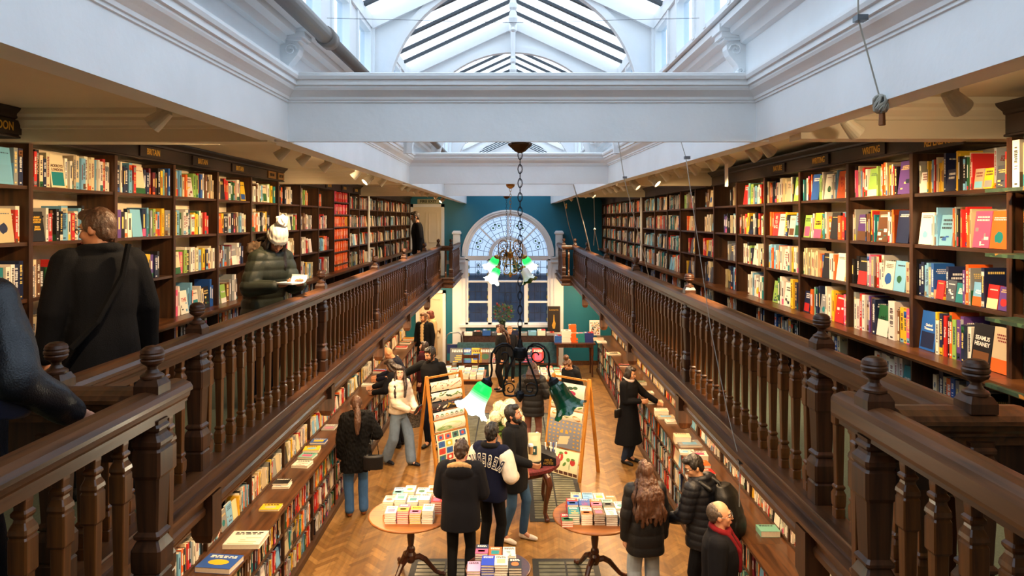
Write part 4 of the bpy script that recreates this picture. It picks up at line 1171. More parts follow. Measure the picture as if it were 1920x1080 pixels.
# ================================================================ GROUND FLOOR: TABLES, STACKS, STANDS
def pback_mesh(code, w, h, t, art):
    """a lying paperback, spine towards -y (local x width, y height of the cover, z thickness)"""
    b = MB(); c = vary(PAL[code], .06) if len(code) < 3 else hexc(code)
    rr = random.Random(R.random())
    b.col(c); b.box(-w/2, -h/2, t-.0016, w/2, h/2, t); b.box(-w/2, -h/2, 0, w/2, h/2, .0016); b.box(-w/2, -h/2, .0016, -w/2+.0016, h/2, t-.0016)
    z = t+.0007
    def q(x0, y0, x1, y1, col): b.col(hexc(col) if isinstance(col, str) else col); b.quad((x0*w, y0*h, z), (x1*w, y0*h, z), (x1*w, y1*h, z), (x0*w, y1*h, z))
    ink = '#26262e' if lum(c) > .3 else '#f2eee0'
    k = art if art else rr.choice('abcd')
    a2 = vary(PAL[rr.choice('RTbOYBGKeP')])
    if k == 'a': q(-.5, -.5, .5, .02, a2); q(-.3, -.3, .25, -.1, ink)
    if k == 'b': q(-.32, -.3, .32, .12, a2)
    if k == 'c':
        b.col(a2); b.poly([(w*.3*math.cos(2*PI*i/12), h*.2*math.sin(2*PI*i/12)-.08*h, z) for i in range(12)])
    if k == 'd':
        for n in range(4): q(-.42+rr.uniform(0, .5), -.45+n*.13, .0+rr.uniform(0, .45), -.40+n*.13, a2)
    z += .0006
    for n, yy in enumerate((.36, .26)):
        x = -.38
        while x < .3:
            l = rr.uniform(.06, .16); q(x, yy-.04, min(x+l, .42), yy+.03, ink); x += l+.04
    return b.mesh('paperback', M_book)
def pages_mesh(w, h, t):
    b = MB(); b.box(-w/2+.0016, -h/2+.003, .0016, w/2-.003, h/2-.003, t-.0016); return b.mesh('page_block', M_paper)
PB_N = 0
def stack(x, y, z, n, code, where, w=.128, h=.195, t=.024, rz=0., art=None, name='paperback', pos=''):
    global PB_N
    cm = pback_mesh(code, w, h, t, art); pm = pages_mesh(w, h, t)
    cname = CN.get(code, 'pale')
    for k in range(n):
        o = link(name, cm); o.location = (x+R.uniform(-.003, .003), y+R.uniform(-.003, .003), z+k*(t+.0006)); o.rotation_euler = (0, 0, rz+R.uniform(-.04, .04))
        link('page_block', pm, o)
        PB_N += 1
        if k == n-1: tag(o, f"{'top ' if n > 1 else ''}{cname} {name.replace('_', ' ')}, {pos}, {where}", name.split('_')[0], f'{name}s {where}'.replace('_', ' '))
        else: tag(o, f"copies below the top {cname} {name.replace('_', ' ')}, {pos}, {where}", name.split('_')[0], f'copies below the top {cname} {name.replace("_", " ")}, {pos}, {where}')
def round_table(x, y, r, h, label, ped=True, mt=None):
    root = empty('pedestal_table', (x, y, 0), label, 'table', 'round book tables')
    b = MB(); b.sm = False
    b.lathe([(r*.96, h-.03), (r*.99, h-.026), (r, h-.018), (r, h-.01), (r*.99, h-.003), (r*.97, h), (.001, h)], n=48); b.build('table_top', mt or M_table, root)
    b = MB(); b.lathe([(.03, .16), (.045, .17), (.06, .21), (.06, .26), (.045, .29), (.052, .31), (.046, .34), (.032, .36), (.038, .40), (.045, .47), (.042, .53), (.030, .60), (.042, .615), (.042, .63), (.032, .65), (.05, .69), (.07, h-.03)], n=20); b.build('column', M_tleg, root)
    for k in range(3):
        a = PI/2+PI/6+k*2*PI/3; ca, sa = math.cos(a), math.sin(a); b = MB()
        pts = [(.04, .22), (.10, .235), (.17, .20), (.24, .12), (.30, .055), (.36, .03), (.40, .035)]
        b.tube([(d*ca, d*sa, z) for d, z in pts], [.034, .036, .033, .028, .025, .024, .022], 8)
        b.ball((.395*ca, .395*sa, .024), .024, 8, 6); b.build('leg', M_tleg, root)
    return root
# right round table
round_table(.97, 8.1, .50, .75, 'round pedestal table at the right, its column and splayed legs in view')
A = 'right round table'
rows = [['C', 'W', 'b', 'W', 'b'], ['R', 'B', 'O', 'b', 'W'], ['W', 'b', 'W', 'n', 'W'], ['b', 'W', 'K', 'W', 'S']]
rows = [['C', 'b', 'W', 'O'], ['R', 'B', 'O', 't', 'W'], ['T', 'W', 'n', 'G', 'S']]
for r_, (row, n, y) in enumerate(zip(rows, (4, 5, 5), (8.42, 8.18, 7.93))):
    for c_, code in enumerate(row):
        stack(.97+(c_-(len(row)-1)/2)*.142+.02, y+(-.01*c_), .7505, n-(1 if c_ == len(row)-1 else 0), code if code != 'G' else 'W', A, pos=f"{ORD[c_]} in {['back', 'middle', 'front'][r_]} row", art='d' if code == 'T' else None)
stack(.62, 7.86, .7505, 3, 'R', A, pos='alone by the left rim', art='a')
# left round table
round_table(-1.22, 8.15, .50, .75, 'round pedestal table at the left, heaped with white paperbacks')
A = 'left round table'
rows = [['b', 'W', 'W', 'W'], ['C', 'W', 'W', 'W', 'R'], ['W', 'P', 'Y', 'W']]
for r_, (row, n, y) in enumerate(zip(rows, (6, 6, 5), (8.45, 8.2, 7.95))):
    for c_, code in enumerate(row):
        stack(-1.20+(c_-(len(row)-1)/2)*.142, y, .7505, n+(c_ % 2), code, A, pos=f"{ORD[c_]} in {['back', 'middle', 'front'][r_]} row")
stack(-.84, 8.32, .7505, 7, 'N', A, pos='at the far right rim', art='b')
# small front table
round_table(-.15, 6.88, .33, .75, 'small dark round table at the bottom centre with nine titles', mt=M_tleg)
A = 'small front table'
for c_, (code, art, dx, dy, n) in enumerate((('N', 'a', -.17, .12, 5), ('O', 'b', -.03, .12, 4), ('W', 'd', .11, .12, 4), ('#d9a9cf', 'x', -.235, -.13, 3), ('#1f3fc0', 'x', -.10, -.11, 5), ('W', 'b', .035, -.11, 5), ('K', 'c', .17, -.12, 4))):
    stack(-.15+dx, 6.88+dy, .7505, n, code, A, pos=['back left', 'back middle', 'back right', 'lilac at front left', 'royal blue at front', 'front middle', 'front right'][c_], art=art)

# far book tables left and right of the aisle
def plain_table(name, x0, x1, y0, y1, h, label, leg=.03, top=None):
    root = empty(name, ((x0+x1)/2, (y0+y1)/2, 0), label, 'table', 'far book tables'); cx, cy = (x0+x1)/2, (y0+y1)/2
    b = MB(); b.box(x0-cx, y0-cy, h-.035, x1-cx, y1-cy, h); b.build('table_top', top or M_table, root)
    b = MB(); b.box(x0-cx+.05, y0-cy+.05, h-.12, x1-cx-.05, y1-cy-.05, h-.036); b.build('apron', M_tleg, root)
    for sx in (0, 1):
        for sy in (0, 1):
            lx = (x0+.08 if sx == 0 else x1-.08)-cx; ly = (y0+.08 if sy == 0 else y1-.08)-cy
            l = MB(); l.lathe([(.018, 0), (.024, .02), (.020, .08), (leg, h*.55), (leg*.8, h*.6), (leg*1.2, h*.63), (leg*1.2, h-.13)], lx, ly, 10); l.build('leg', M_tleg, root)
    return root
plain_table('book_table', -1.60, -.62, 14.9, 15.9, .76, 'far left book table under a spread of pale paperbacks')
plain_table('book_table', .42, 1.42, 14.9, 15.9, .76, 'far right book table behind the woman with the curly bun')
for (tx, A) in ((-1.11, 'far left book table'), (.92, 'far right book table')):
    for r_ in range(4):
        for c_ in range(6):
            stack(tx+(c_-2.5)*.152, 15.02+r_*.24, .7605, 2+(c_+r_) % 2, R.choice('WWWCbteWRYWb'), A, pos=f"{ORD[c_]} in {ORD[r_]} row", t=.034)

# red cloth table with cabriole legs in the middle of the aisle
M_redcloth = mat('red_patterned_cloth', '#5e191c', .8, noise=.5, nscale=35)
root = empty('cloth_covered_table', (-.02, 9.95, 0), 'oval table with red patterned cloth and cabriole legs', 'table')
b = MB(); rings = []
for r, z in ((.70, .70), (.71, .745), (.69, .76), (.01, .762)):
    rings.append([(r*math.cos(2*PI*i/48), r*.78*math.sin(2*PI*i/48), z) for i in range(48)])
b.loft(rings); b.build('cloth', M_redcloth, root)
b = MB(); b.loft([[(.6*math.cos(2*PI*i/32), .46*math.sin(2*PI*i/32), z) for i in range(32)] for z in (.62, .70)]); b.build('apron', M_tleg, root)
for sx in (-1, 1):
    for sy in (-1, 1):
        l = MB(); pts = [(.46, .68), (.50, .62), (.53, .52), (.51, .40), (.48, .25), (.47, .12), (.49, .06), (.50, .03)]
        l.tube([(sx*d, sy*d*.72, z) for d, z in pts], [.045, .055, .052, .04, .032, .028, .034, .04], 10); l.ball((sx*.5, sy*.36, .034), .042, 10, 6, sc=(1, 1, .8)); l.build('leg', M_tleg, root)
# goods on it
zt = .764
def boxthing(name, x, y, z, w, d, h, m, label, cat, rz=0., group=None, cols=None):
    b = MB()
    if cols: b.col(cols)
    b.box(-w/2, -d/2, 0, w/2, d/2, h); o = tag(b.build(name, m, loc=(x, y, z)), label, cat, group); o.rotation_euler = (0, 0, rz); return o
M_bag = mat('cream_paper_bag', '#e3d7ae', .55, noise=.08, nscale=12)
b = MB(); rings = []
for w, d, z in ((.075, .045, 0), (.085, .05, .02), (.085, .045, .2), (.075, .03, .3), (.08, .012, .36), (.08, .008, .4)): rings.append([(w*math.cos(a)*(1.15 if i % 2 else 1), d*math.sin(a), z) for i, a in enumerate([2*PI*(i+.5)/16 for i in range(16)])])
b.loft(rings); o = tag(b.build('coffee_bag', M_bag, loc=(.30, 9.66, zt+.07)), 'cream paper gift bag with a dark label, standing on the red cloth', 'bag')
b = MB(); b.box(-.04, -.058, .11, .035, -.046, .23); b.build('dark_label', mat('label_teal', '#1d4a48', .6), o)
b = MB(); b.box(-.012, -.0595, .15, .01, -.0575, .19); b.build('label_motif', M_cream, o)
boxthing('display_box', .28, 9.66, zt, .26, .16, .065, M_black, 'flat black gift box under the cream paper bag', 'box')
root = empty('notebook_display', (.50, 9.74, zt), 'black FIELD NOTES display box of pens beside the paper bag', 'display box')
b = MB(); b.loft([[(-.11, -.07, 0), (.11, -.07, 0), (.11, -.07, .10), (-.11, -.07, .19)], [(-.11, .07, 0), (.11, .07, 0), (.11, .07, .18), (-.11, .07, .26)]]); b.build('box_body', M_black, root, fixn=True)
text_mesh('lettering', 'FIELD\nNOTES', .045, M_gold, root, (0.0, -.0715, .055), (PI/2, 0, 0), ext=.0008)
for k in range(5):
    b = MB(); b.tube([(.0, 0, 0), (.01*(k-2), .01, .20)], .009, 6); b.build('pen', [M_white, M_brass, M_white, mat('pen_blue', '#4a5f9a', .4), M_white][k], root, loc=(-.02+.03*k, .02+.01*(k % 2), .10))
b = MB(); b.lathe([(.035, 0), (.045, .01), (.042, .2), (.042, .34), (.05, .36), (.03, .38)], n=8)
tag(b.build('sweet_tube', glassmat('cellophane', (.95, .82, .7), .15, .1), loc=(.34, 10.02, zt)), 'tall clear tube of orange sweets with a ribbon', 'sweets')
b = MB(); 
for k in range(9): b.ball((R.uniform(-.015, .015), R.uniform(-.015, .015), .03+k*.034), .02, 8, 6)
tag(b.build('orange_sweets', mat('orange_sweet', '#e8892a', .3), loc=(.34, 10.02, zt)), 'column of orange sweets inside the tall clear tube', 'sweets', kind='stuff')
for k, (x, y, c, lab) in enumerate(((-.43, 9.80, '#d8e4e6', 'pale boxed card set nearest the patterned stand'), (-.50, 9.95, '#e0b48a', 'peach boxed card set on the red cloth'), (-.40, 10.08, '#f2efe6', 'white boxed card set on the red cloth'), (-.52, 10.2, '#9fc8a0', 'mint boxed card set at the back of the red cloth'), (-.55, 9.72, '#e9d9ea', 'lilac boxed card set at the front of the red cloth'))):
    boxthing('card_box', x, y, zt, .12, .10, .05+.02*(k % 3), M_vc, lab, 'box', .2*k, 'boxed cards on the red cloth', c)
# hydrangeas in a glass vase
root = empty('flower_vase', (-.10, 10.15, zt), 'vase of big cream hydrangeas on the red-covered table', 'flowers')
b = MB(); b.lathe([(.06, 0), (.075, .02), (.06, .14), (.05, .24), (.065, .3), (.06, .3), (.045, .24), (.055, .14), (.065, .03), (.0, .02)], n=20); b.build('vase', glassmat('vase_glass', (.62, .66, .58), .15, .05), root)
M_hyd = mat('hydrangea_cream', '#f2ecc9', .7, noise=.15, nscale=50)
M_leafg = mat('leaf_green', '#4f6a24', .6, noise=.3, nscale=20)
rb = random.Random(5)
for k, (x, y, z, r) in enumerate(((-.15, -.05, .58, .10), (0, -.08, .66, .11), (.14, -.04, .60, .10), (.05, .08, .70, .10), (-.10, .06, .68, .10), (.19, .06, .50, .08), (-.2, -.02, .47, .085), (.03, -.14, .53, .09))):
    f = MB()
    for n in range(70):
        v = Vector((rb.gauss(0, 1), rb.gauss(0, 1), rb.gauss(0, 1))).normalized(); c = Vector((x, y, z))+v*r
        t1 = v.orthogonal().normalized(); t2 = v.cross(t1); a = rb.uniform(0, PI)
        for q_ in range(4):
            d1 = t1*math.cos(a+q_*PI/2)+t2*math.sin(a+q_*PI/2); d2 = v.cross(d1)
            f.quad(c, c+d1*.016+d2*.010+v*.005, c+d1*.026+v*.004, c+d1*.016-d2*.010+v*.005)
    f.ball((x, y, z), r*.92, 12, 8); f.build('flower_head', M_hyd, root)
f = MB()
for n in range(26):
    a = rb.uniform(0, 2*PI); l = rb.uniform(.12, .2); c = Vector((.05*math.cos(a), .05*math.sin(a), rb.uniform(.3, .5))); d = Vector((math.cos(a), math.sin(a), rb.uniform(-.5, .5))).normalized(); s_ = d.cross(Vector((0, 0, 1))).normalized()
    p = [c, c+d*l*.35+s_*.05, c+d*l*.75+s_*.04, c+d*l+Vector((0, 0, -.03)), c+d*l*.75-s_*.04, c+d*l*.35-s_*.05]; f.poly(p); 
for k in range(8): f.tube([(0, 0, .05), (rb.uniform(-.1, .1), rb.uniform(-.1, .1), .5)], .005, 5)
f.build('leaves', M_leafg, root)

# wrapping-paper stands (pine A-frames), each sheet a thing of its own
def aframe(p0, p1, nrm, h, label):
    """ridge from p0 to p1 (xy), nrm = horizontal front direction"""
    root = empty('paper_stand', (p0[0], p0[1], 0), label, 'display stand', 'pine wrapping-paper stands'); o = Vector((p0[0], p0[1], 0))
    a = Vector((p0[0], p0[1], h)); c = Vector((p1[0], p1[1], h)); n = Vector((*nrm, 0)).normalized(); e = (c-a).normalized()
    def beam(p, q, w, name):
        b = MB(); t = (q-p).normalized(); l = (q-p).length; s_ = e if abs(t.dot(e)) < .9 else n
        u = (s_-t*s_.dot(t)).normalized(); v = t.cross(u); M = Matrix((( u.x, v.x, t.x, p.x-o.x), (u.y, v.y, t.y, p.y-o.y), (u.z, v.z, t.z, p.z), (0, 0, 0, 1)))
        b.box(-w/2, -w*.35, 0, w/2, w*.35, l, M); b.build(name, M_pine, root)
    for q in (a, c):
        beam(q+Vector((0, 0, .03)), Vector((q.x, q.y, 0))+n*.30, .05, 'leg'); beam(q+Vector((0, 0, .03)), Vector((q.x, q.y, 0))-n*.28, .05, 'leg')
    beam(a, c, .04, 'ridge_rail')
    for k in range(7):
        z = h-.12-k*.2; off = n*(.30*(h-z)/h+.0)
        b = MB(); b.tube([Vector((a.x, a.y, z))+off-o, Vector((c.x, c.y, z))+off-o], .011, 8); b.build('dowel', M_pine, root)
    return a, c, n, e
def sheet(A, z, w0, w1, drop, art, label, bg, k):
    a, c, n, e = A; h = a.z; L = (c-a).length
    off = n*(.30*(h-z)/h+.012); org = Vector((a.x, a.y, z))+off+e*(L*w0)
    b = MB(); W = L*(w1-w0); N = 8
    slope = n*(.30/h)+Vector((0, 0, -1)); slope.normalize(); out = slope.cross(e); out = out if out.dot(n) > 0 else -out
    def pt(u, v, lift=0.):           # u 0..1 along, v 0..1 down
        bulge = .022*math.sin(PI*min(1, v*1.0))
        return org+e*(u*W)+slope*(v*drop)+out*(bulge+lift+.004*k*0+.012)-org
    b.col(bg)
    for i in range(N):
        for f in (1, -1):
            l = 0 if f > 0 else -.0015
            q = [pt(0, i/N, l), pt(1, i/N, l), pt(1, (i+1)/N, l), pt(0, (i+1)/N, l)]
            b.quad(*(q if f < 0 else q[::-1]))
    # roll over the dowel
    rr = random.Random(k*7+3)
    def spot_(u, v, su, sv, col, n_=8, rot=0.):
        b.col(col); pts = []
        for i in range(n_):
            t = 2*PI*i/n_; x, y = su*math.cos(t), sv*math.sin(t); x, y = x*math.cos(rot)-y*math.sin(rot), x*math.sin(rot)+y*math.cos(rot)
            pts.append(pt(min(.99, max(.01, u+x)), min(.99, max(.01, v+y)), .0015+.0003*rr.random()))
        b.poly(pts)
    art(spot_, rr)
    o = tag(b.build('wrapping_sheet', M_vc, loc=org), label, 'wrapping paper', 'wrapping-paper sheets on the stands')
    return o
def art_scatter(cols, n, su, sv):
    def f(s, rr):
        for k in range(n): s((k+.5)/n+rr.uniform(-.02, .02), rr.uniform(.25, .75), su*rr.uniform(.6, 1.2), sv*rr.uniform(.6, 1.2), rr.choice(cols), 8, rr.uniform(-.6, .6))
    return f
def art_circles(s, rr):
    for k, c in enumerate(('#c8402c', '#3f7d58', '#e0902f', '#3d6f4d', '#23302a', '#4b9a66')): s(.1+k*.16, .5, .05, .22, c, 12)
def art_hill(s, rr): s(.55, .6, .34, .35, '#b9cf9a', 16); s(.3, .75, .25, .2, '#8fb26b', 14)
def art_cards(s, rr):
    cols = ['#c7402f', '#f0e6d0', '#2f5f9a', '#e2b13c', '#d8553c', '#f3dfc4', '#3a6b62', '#efe4cf', '#e9b06a']
    for i in range(4):
        for j in range(4):
            s(.14+i*.24, .13+j*.245, .14, .15, rr.choice(cols), 4, PI/4*0+.785); s(.14+i*.24, .13+j*.245, .05, .06, rr.choice(['#222831', '#f4ead6', '#b8392c', '#2f4f8f']), 8)
def art_rabbit(s, rr): s(.4, .5, .05, .10, '#d8a58c', 9); s(.45, .62, .04, .08, '#caa38f', 9); s(.55, .4, .07, .06, '#d9c3ae', 9)
def art_insects(s, rr):
    for i in range(8):
        for j in range(7):
            if 2 < i < 6 and j > 2: continue
            s(.07+i*.123, .08+j*.135, .035, .035*rr.uniform(.5, 1.3), '#c9962f', 6, rr.uniform(0, 3))
    s(.5, .72, .17, .27, '#d9c59b', 4, .785); s(.42, .42, .06, .06, '#d99a2c', 4, .785); s(.58, .42, .06, .06, '#d99a2c', 4, .785)
def art_straw(s, rr):
    for u, v, w, h in ((.16, .18, .05, .09), (.46, .3, .085, .17), (.84, .42, .08, .13), (.6, .1, .05, .05)): s(u, v, w, h, '#b3312a', 10); s(u, v-h*.9, w*.8, h*.3, '#4c7a3a', 8)
    s(.2, .5, .035, .17, '#3f6a38', 8, -.5); s(.7, .35, .06, .08, '#6d9a4a', 8); s(.6, .55, .04, .1, '#57803c', 8, .4); s(.75, .6, .012, .16, '#5c7f3f', 6)
    for k in range(7): s(.07+k*.145, .90, .09, .085, '#5a3423', 4, .785)
def art_radish(s, rr):
    s(.6, .6, .14, .16, '#b3335a', 12); s(.55, .3, .10, .1, '#23402a', 8, .5); s(.7, .25, .08, .1, '#2f5532', 8); s(.2, .5, .05, .3, '#6d8f3a', 8)
AL = aframe((-1.47, 11.62), (-.93, 12.10), (.655, -.756), 1.55, 'left pine stand hung with wrapping paper, tall A-frame')
# sheets must fit between the legs: use most of the ridge length
sheet(AL, 1.47, .06, .95, .16, art_scatter(['#b33a24', '#4f6b2e', '#d8852e', '#7e2a20'], 12, .018, .30), 'botanical sheet topmost on the left stand', '#eee3c8', 1)
sheet(AL, 1.29, .05, .94, .14, art_scatter(['#3d5a33', '#6b8a4a', '#2b3d28'], 9, .05, .26), 'green leaf sheet second from top on the left stand', '#e9e2cf', 2)
sheet(AL, 1.13, .05, .94, .14, art_scatter(['#caa89a', '#8c4a52', '#c9a13e', '#e9e0cf'], 9, .045, .3), 'dark floral sheet third from top on the left stand', '#262022', 3)
sheet(AL, .97, .05, .94, .12, art_circles, 'sheet with a row of coloured circles on the left stand', '#e6dfd0', 4)
sheet(AL, .83, .05, .94, .18, art_hill, 'cream sheet with a green hill on the left stand', '#ece0c2', 5)
sheet(AL, .62, .06, .95, .46, art_cards, 'sheet printed with small coloured cards on the left stand', '#ead9b8', 6)
sheet(AL, .13+.02, .07, .93, .13, art_rabbit, 'cream sheet lowest on the left stand', '#efe4cf', 7) if False else sheet(AL, .145, .07, .93, .12, art_rabbit, 'cream sheet lowest on the left stand', '#efe4cf', 7)
AR = aframe((.70, 11.72), (1.26, 11.28), (-.62, -.78), 1.58, 'right pine stand hung with wrapping paper, strawberries lowest')
sheet(AR, 1.50, .05, .94, .26, art_radish, 'radish sheet topmost on the right stand', '#efe6d2', 11)
sheet(AR, 1.20, .05, .94, .12, art_scatter(['#b0772d', '#7f9a4a', '#b54a35'], 6, .06, .25), 'sheet of small vegetables second on the right stand', '#efe4c8', 12)
sheet(AR, 1.06, .05, .94, .16, art_scatter(['#c4802a', '#6b7a34'], 3, .13, .3), 'cream sheet with orange arches on the right stand', '#ecdfc0', 13)
sheet(AR, .90, .04, .95, .44, art_insects, 'grey sheet with golden insects on the right stand', '#7c7f88', 14)
sheet(AR, .44, .05, .95, .40, art_straw, 'strawberry sheet lowest on the right stand', '#efe0b4', 15)

# books lying on the worktops
def lying(x, y, z, w, h, t, code, rz, label, art=None, lines=None, ink=None):
    cm = pback_mesh(code, w, h, t, art); o = link('flat_book', cm, loc=(x, y, z)); o.rotation_euler = (0, 0, rz); link('page_block', pages_mesh(w, h, t), o)
    tag(o, label, 'book', 'books lying on the worktops'); return o
def atz(u, v, z):
    Y = (CZ-z)*FPX/(v-V0); return ((u-U0)*Y/FPX, Y)
LIE = [  # (u, v, w, h, t, colour, label, art, height)
 (462, 1008, .36, .30, .045, 'W', 'big white art book lying flat on the left worktop', 'd', 1.0), (412, 1052, .34, .26, .05, '#2a56a8', 'blue book with a round motif, frontmost on the left worktop', 'c', 1.0), (508, 950, .22, .16, .02, 'Y', 'slim yellow paperback lying alone on the left worktop', 'c', 1.0),
 (529, 908, .20, .17, .025, 'W', 'lower book of the pair on the left worktop', 'd', 1.0), (529, 902, .19, .16, .022, 'K', 'black-covered book on top of the pair on the left worktop', 'b', 1.026),
 (567, 868, .22, .20, .035, 'W', 'white book nearest in the small heap on the left worktop', 'd', 1.0), (577, 853, .21, .19, .03, 't', 'mint book in the small heap on the left worktop', 'b', 1.0), (585, 840, .22, .19, .04, 'Y', 'yellow book in the small heap on the left worktop', 'c', 1.0), (598, 826, .22, .18, .03, 'B', 'blue book farthest in the small heap on the left worktop', 'b', 1.0),
 (612, 800, .20, .26, .02, 'E', 'grey magazine beside the fur-coated woman', 'd', 1.0), (678, 720, .26, .2, .03, 'W', 'white book before the leaning bald man', 'd', 1.0), (693, 694, .26, .22, .05, 'B', 'blue book on the left worktop near the bald man', 'a', 1.0), (715, 668, .26, .2, .04, 'W', 'pale book far along the left worktop', 'b', 1.0), (735, 650, .28, .22, .04, 'R', 'red book far along the left worktop', 'b', 1.0), (751, 641, .28, .22, .05, 'O', 'orange book far along the left worktop', 'a', 1.0), (757, 634, .28, .22, .05, 'Y', 'yellow book at the far end of the left worktop', 'a', 1.0),
 (1150, 662, .32, .28, .03, 'C', 'cream art book far along the right worktop', 'b', 1.0), (1122, 634, .28, .26, .05, 'e', 'tan book at the far end of the right worktop', 'd', 1.0), (1128, 640, .25, .24, .03, 'W', 'white book at the far end of the right worktop', 'd', 1.0), (1172, 684, .26, .2, .03, 'R', 'red book behind the long-coated woman', 'a', 1.0),
 (1200, 716, .24, .2, .05, 'G', 'green book by the long-coated woman', 'a', 1.0), (1212, 735, .26, .18, .03, 'W', 'white paperback just under the reaching hand', 'b', 1.0), (1228, 752, .27, .19, .03, 'C', 'cream paperback next to the reaching hand', 'b', 1.0), (1240, 768, .22, .2, .09, 'W', 'thickest white volume on the right worktop, below the reaching hand', 'd', 1.0), (1248, 780, .27, .19, .03, 'e', 'tan book on the right worktop next to the thick white volume', 'b', 1.0), (1261, 788, .22, .16, .035, 'W', 'small white book on the right worktop before the thick cream volume', 'd', 1.0),
 (1279, 816, .23, .2, .10, 'C', 'thick cream volume behind the picture book', 'x', 1.0), (1292, 830, .32, .26, .03, 'E', 'large grey picture book on the right worktop', 'b', 1.0), (1288, 846, .2, .17, .03, 'W', 'small white book next to the large grey picture book', 'b', 1.0), (1309, 850, .24, .2, .07, 'W', 'white volume in front of the picture book', 'b', 1.0), (1312, 868, .24, .2, .04, 'O', 'orange book by the spectacled man', 'd', 1.0), (1322, 884, .22, .18, .05, 'R', 'red book with a round motif by the spectacled man', 'c', 1.0), (1440, 990, .2, .16, .06, 't', 'mint book lying alone at the near end of the right worktop', 'x', 1.0)]
for (u, v, w, h, t, c, lab, art, z) in LIE:
    x, y = atz(u, v, z+t); x = min(max(x, -2.96+w/2+.0), 2.74-w/2)
    lying(x, y, z+.0008, w, h, t, c, R.uniform(-.12, .12), lab, art)

# under the window: bench with a run of books, teal cloth front with face-out books
M_runner = mat('woven_runner', '#3a2420', .9, noise=.5, nscale=25); M_tealcloth = mat('teal_patterned_cloth', '#20414a', .9, noise=.45, nscale=18)
root = empty('window_bench', (.0-.15, 19.35, 0), 'long bench under the arched window, topped with flat books', 'bench')
b = MB(); b.box(-1.3, -.32, .98, 1.3, .35, 1.02); b.build('bench_top', M_tleg, root)
b = MB(); b.box(-1.31, -.34, .80, 1.31, -.31, 1.022); b.box(-1.31, -.34, 1.018, 1.31, .36, 1.026); b.build('runner_cloth', M_runner, root)
for sx in (-1.2, 1.2):
    for sy in (-.25, .28): b = MB(); b.box(sx-.03, sy-.03, 0, sx+.03, sy+.03, .98); b.build('leg', M_tleg, root)
root = empty('tiered_display', (-.15, 18.55, 0), 'low display front draped in teal patterned cloth below the window bench', 'display')
b = MB(); b.box(-1.38, -.05, .0, 1.38, .34, .34); b.loft([[(-1.38, -.0, .34), (-1.38, .34, .34), (-1.38, .34, .86), (-1.38, .2, .86)], [(1.38, -.0, .34), (1.38, .34, .34), (1.38, .34, .86), (1.38, .2, .86)]]); b.build('cloth_front', M_tealcloth, root, fixn=True)
b = MB(); b.box(-1.38, -.10, .33, 1.38, .02, .36); b.build('ledge', M_tleg, root)
for k, (u, w, c, lab, art) in enumerate(((858, .42, 'S', 'slate-coloured book, leftmost below the window bench', 'd'), (876, .24, 'B', 'blue photo book second from left below the bench', 'b'), (893, .30, 'Y', 'yellow-bordered ITALY photo book below the bench', 'b'), (910, .32, 'n', 'brown ornamental book below the bench', 'c'), (925, .26, 'E', 'grey striped book beside the woman with the tote', 'd'), (988, .30, 'N', 'navy book seen right of the chandelier', 'd'), (1009, .30, 'R', 'red book at the right end below the bench', 'b'))):
    hh = .40; x = (u-U0)*18.5/FPX; m = pback_mesh(c, w, hh, .025, art); o = link('display_book', m, loc=(x, 18.55+.02, .365+hh/2*.95)); o.rotation_euler = (math.radians(68), 0, 0); tag(o, lab, 'book', 'face-out books below the window bench'); link('page_block', pages_mesh(w, hh, .025), o)
    if c == 'Y': text_mesh('lettering', 'ITALY', .07, M_black, o, (0, -.16, .0275), (0, 0, 0), ext=.0005)
for k in range(10):
    x = -1.3+k*.255
    stack(x+.05-.15*0, 19.12+(k % 2)*.02, 1.0265, 2+k % 3, 'WKBSbNEbWE'[k], 'window bench', w=.28, h=.22, t=.035, pos=f'{ORD[k]} from left', name='large_book', rz=PI/2)
# right end table with tall stacks
plain_table('side_table', 1.12, 2.22, 18.35, 19.0, .92, 'dark side table against the green wall at far right', leg=.028, top=M_tleg)
for k, (x, n, t, w, c, lab) in enumerate(((1.22, 5, .035, .2, 'B', 'left end'), (1.45, 9, .034, .26, 'W', 'second pile'), (1.66, 6, .04, .2, 'O', 'third pile'), (1.83, 4, .06, .24, 'T', 'fourth pile'), (2.06, 5, .05, .25, '#22337f', 'last pile'))):
    stack(x, 18.65, .9205, n, c, 'far side table', rz=PI/2, w=.26, h=w, t=t, pos=lab, name='large_book')
stack(1.66, 18.66, .9205+6*.0407, 5, 'Y', 'far side table', w=.22, h=.26, t=.042, pos='upper pile', name='large_book') if False else None
stack(1.64, 18.90, .9205, 9, 'O', 'far side table', rz=PI/2, w=.17, h=.2, t=.047, pos='tall back pile', name='large_book', art='x')
root = empty('poster_board', (1.17, 19.55, 1.03), 'dark upright board with gold lettering leaning beside the window', 'poster')
b = MB(); b.box(-.18, 0, 0, .18, .02, .74); b.build('board', mat('poster_dark', '#241c18', .5), root)
text_mesh('lettering', 'Leonardo', .068, M_gold, root, (0, -.001, .64), (PI/2, 0, 0), ext=.0006)
b = MB(); b.poly([(-.03, -.001, .1), (.03, -.001, .1), (.05, -.001, .25), (.02, -.001, .34), (.01, -.001, .50), (-.01, -.001, .50), (-.02, -.001, .3), (-.06, -.001, .2)]); b.build('gold_motif', M_gold, root)
bm_ = MB(); rb = random.Random(11); bm_.box(-.15, 0, 0, .15, .025, .42)
for k in range(60):
    x, z = rb.uniform(-.12, .10), rb.uniform(.03, .37); bm_.col(rb.choice(['#b8352c', '#e0b43c', '#2b5f74', '#e9dfc6', '#7c2a22', '#3e2f2a'])); w, h = rb.uniform(.01, .04), rb.uniform(.01, .05); yy = -.001-.0003*k; bm_.quad((x, yy, z), (x+w, yy, z), (x+w, yy, z+h), (x, yy, z+h))
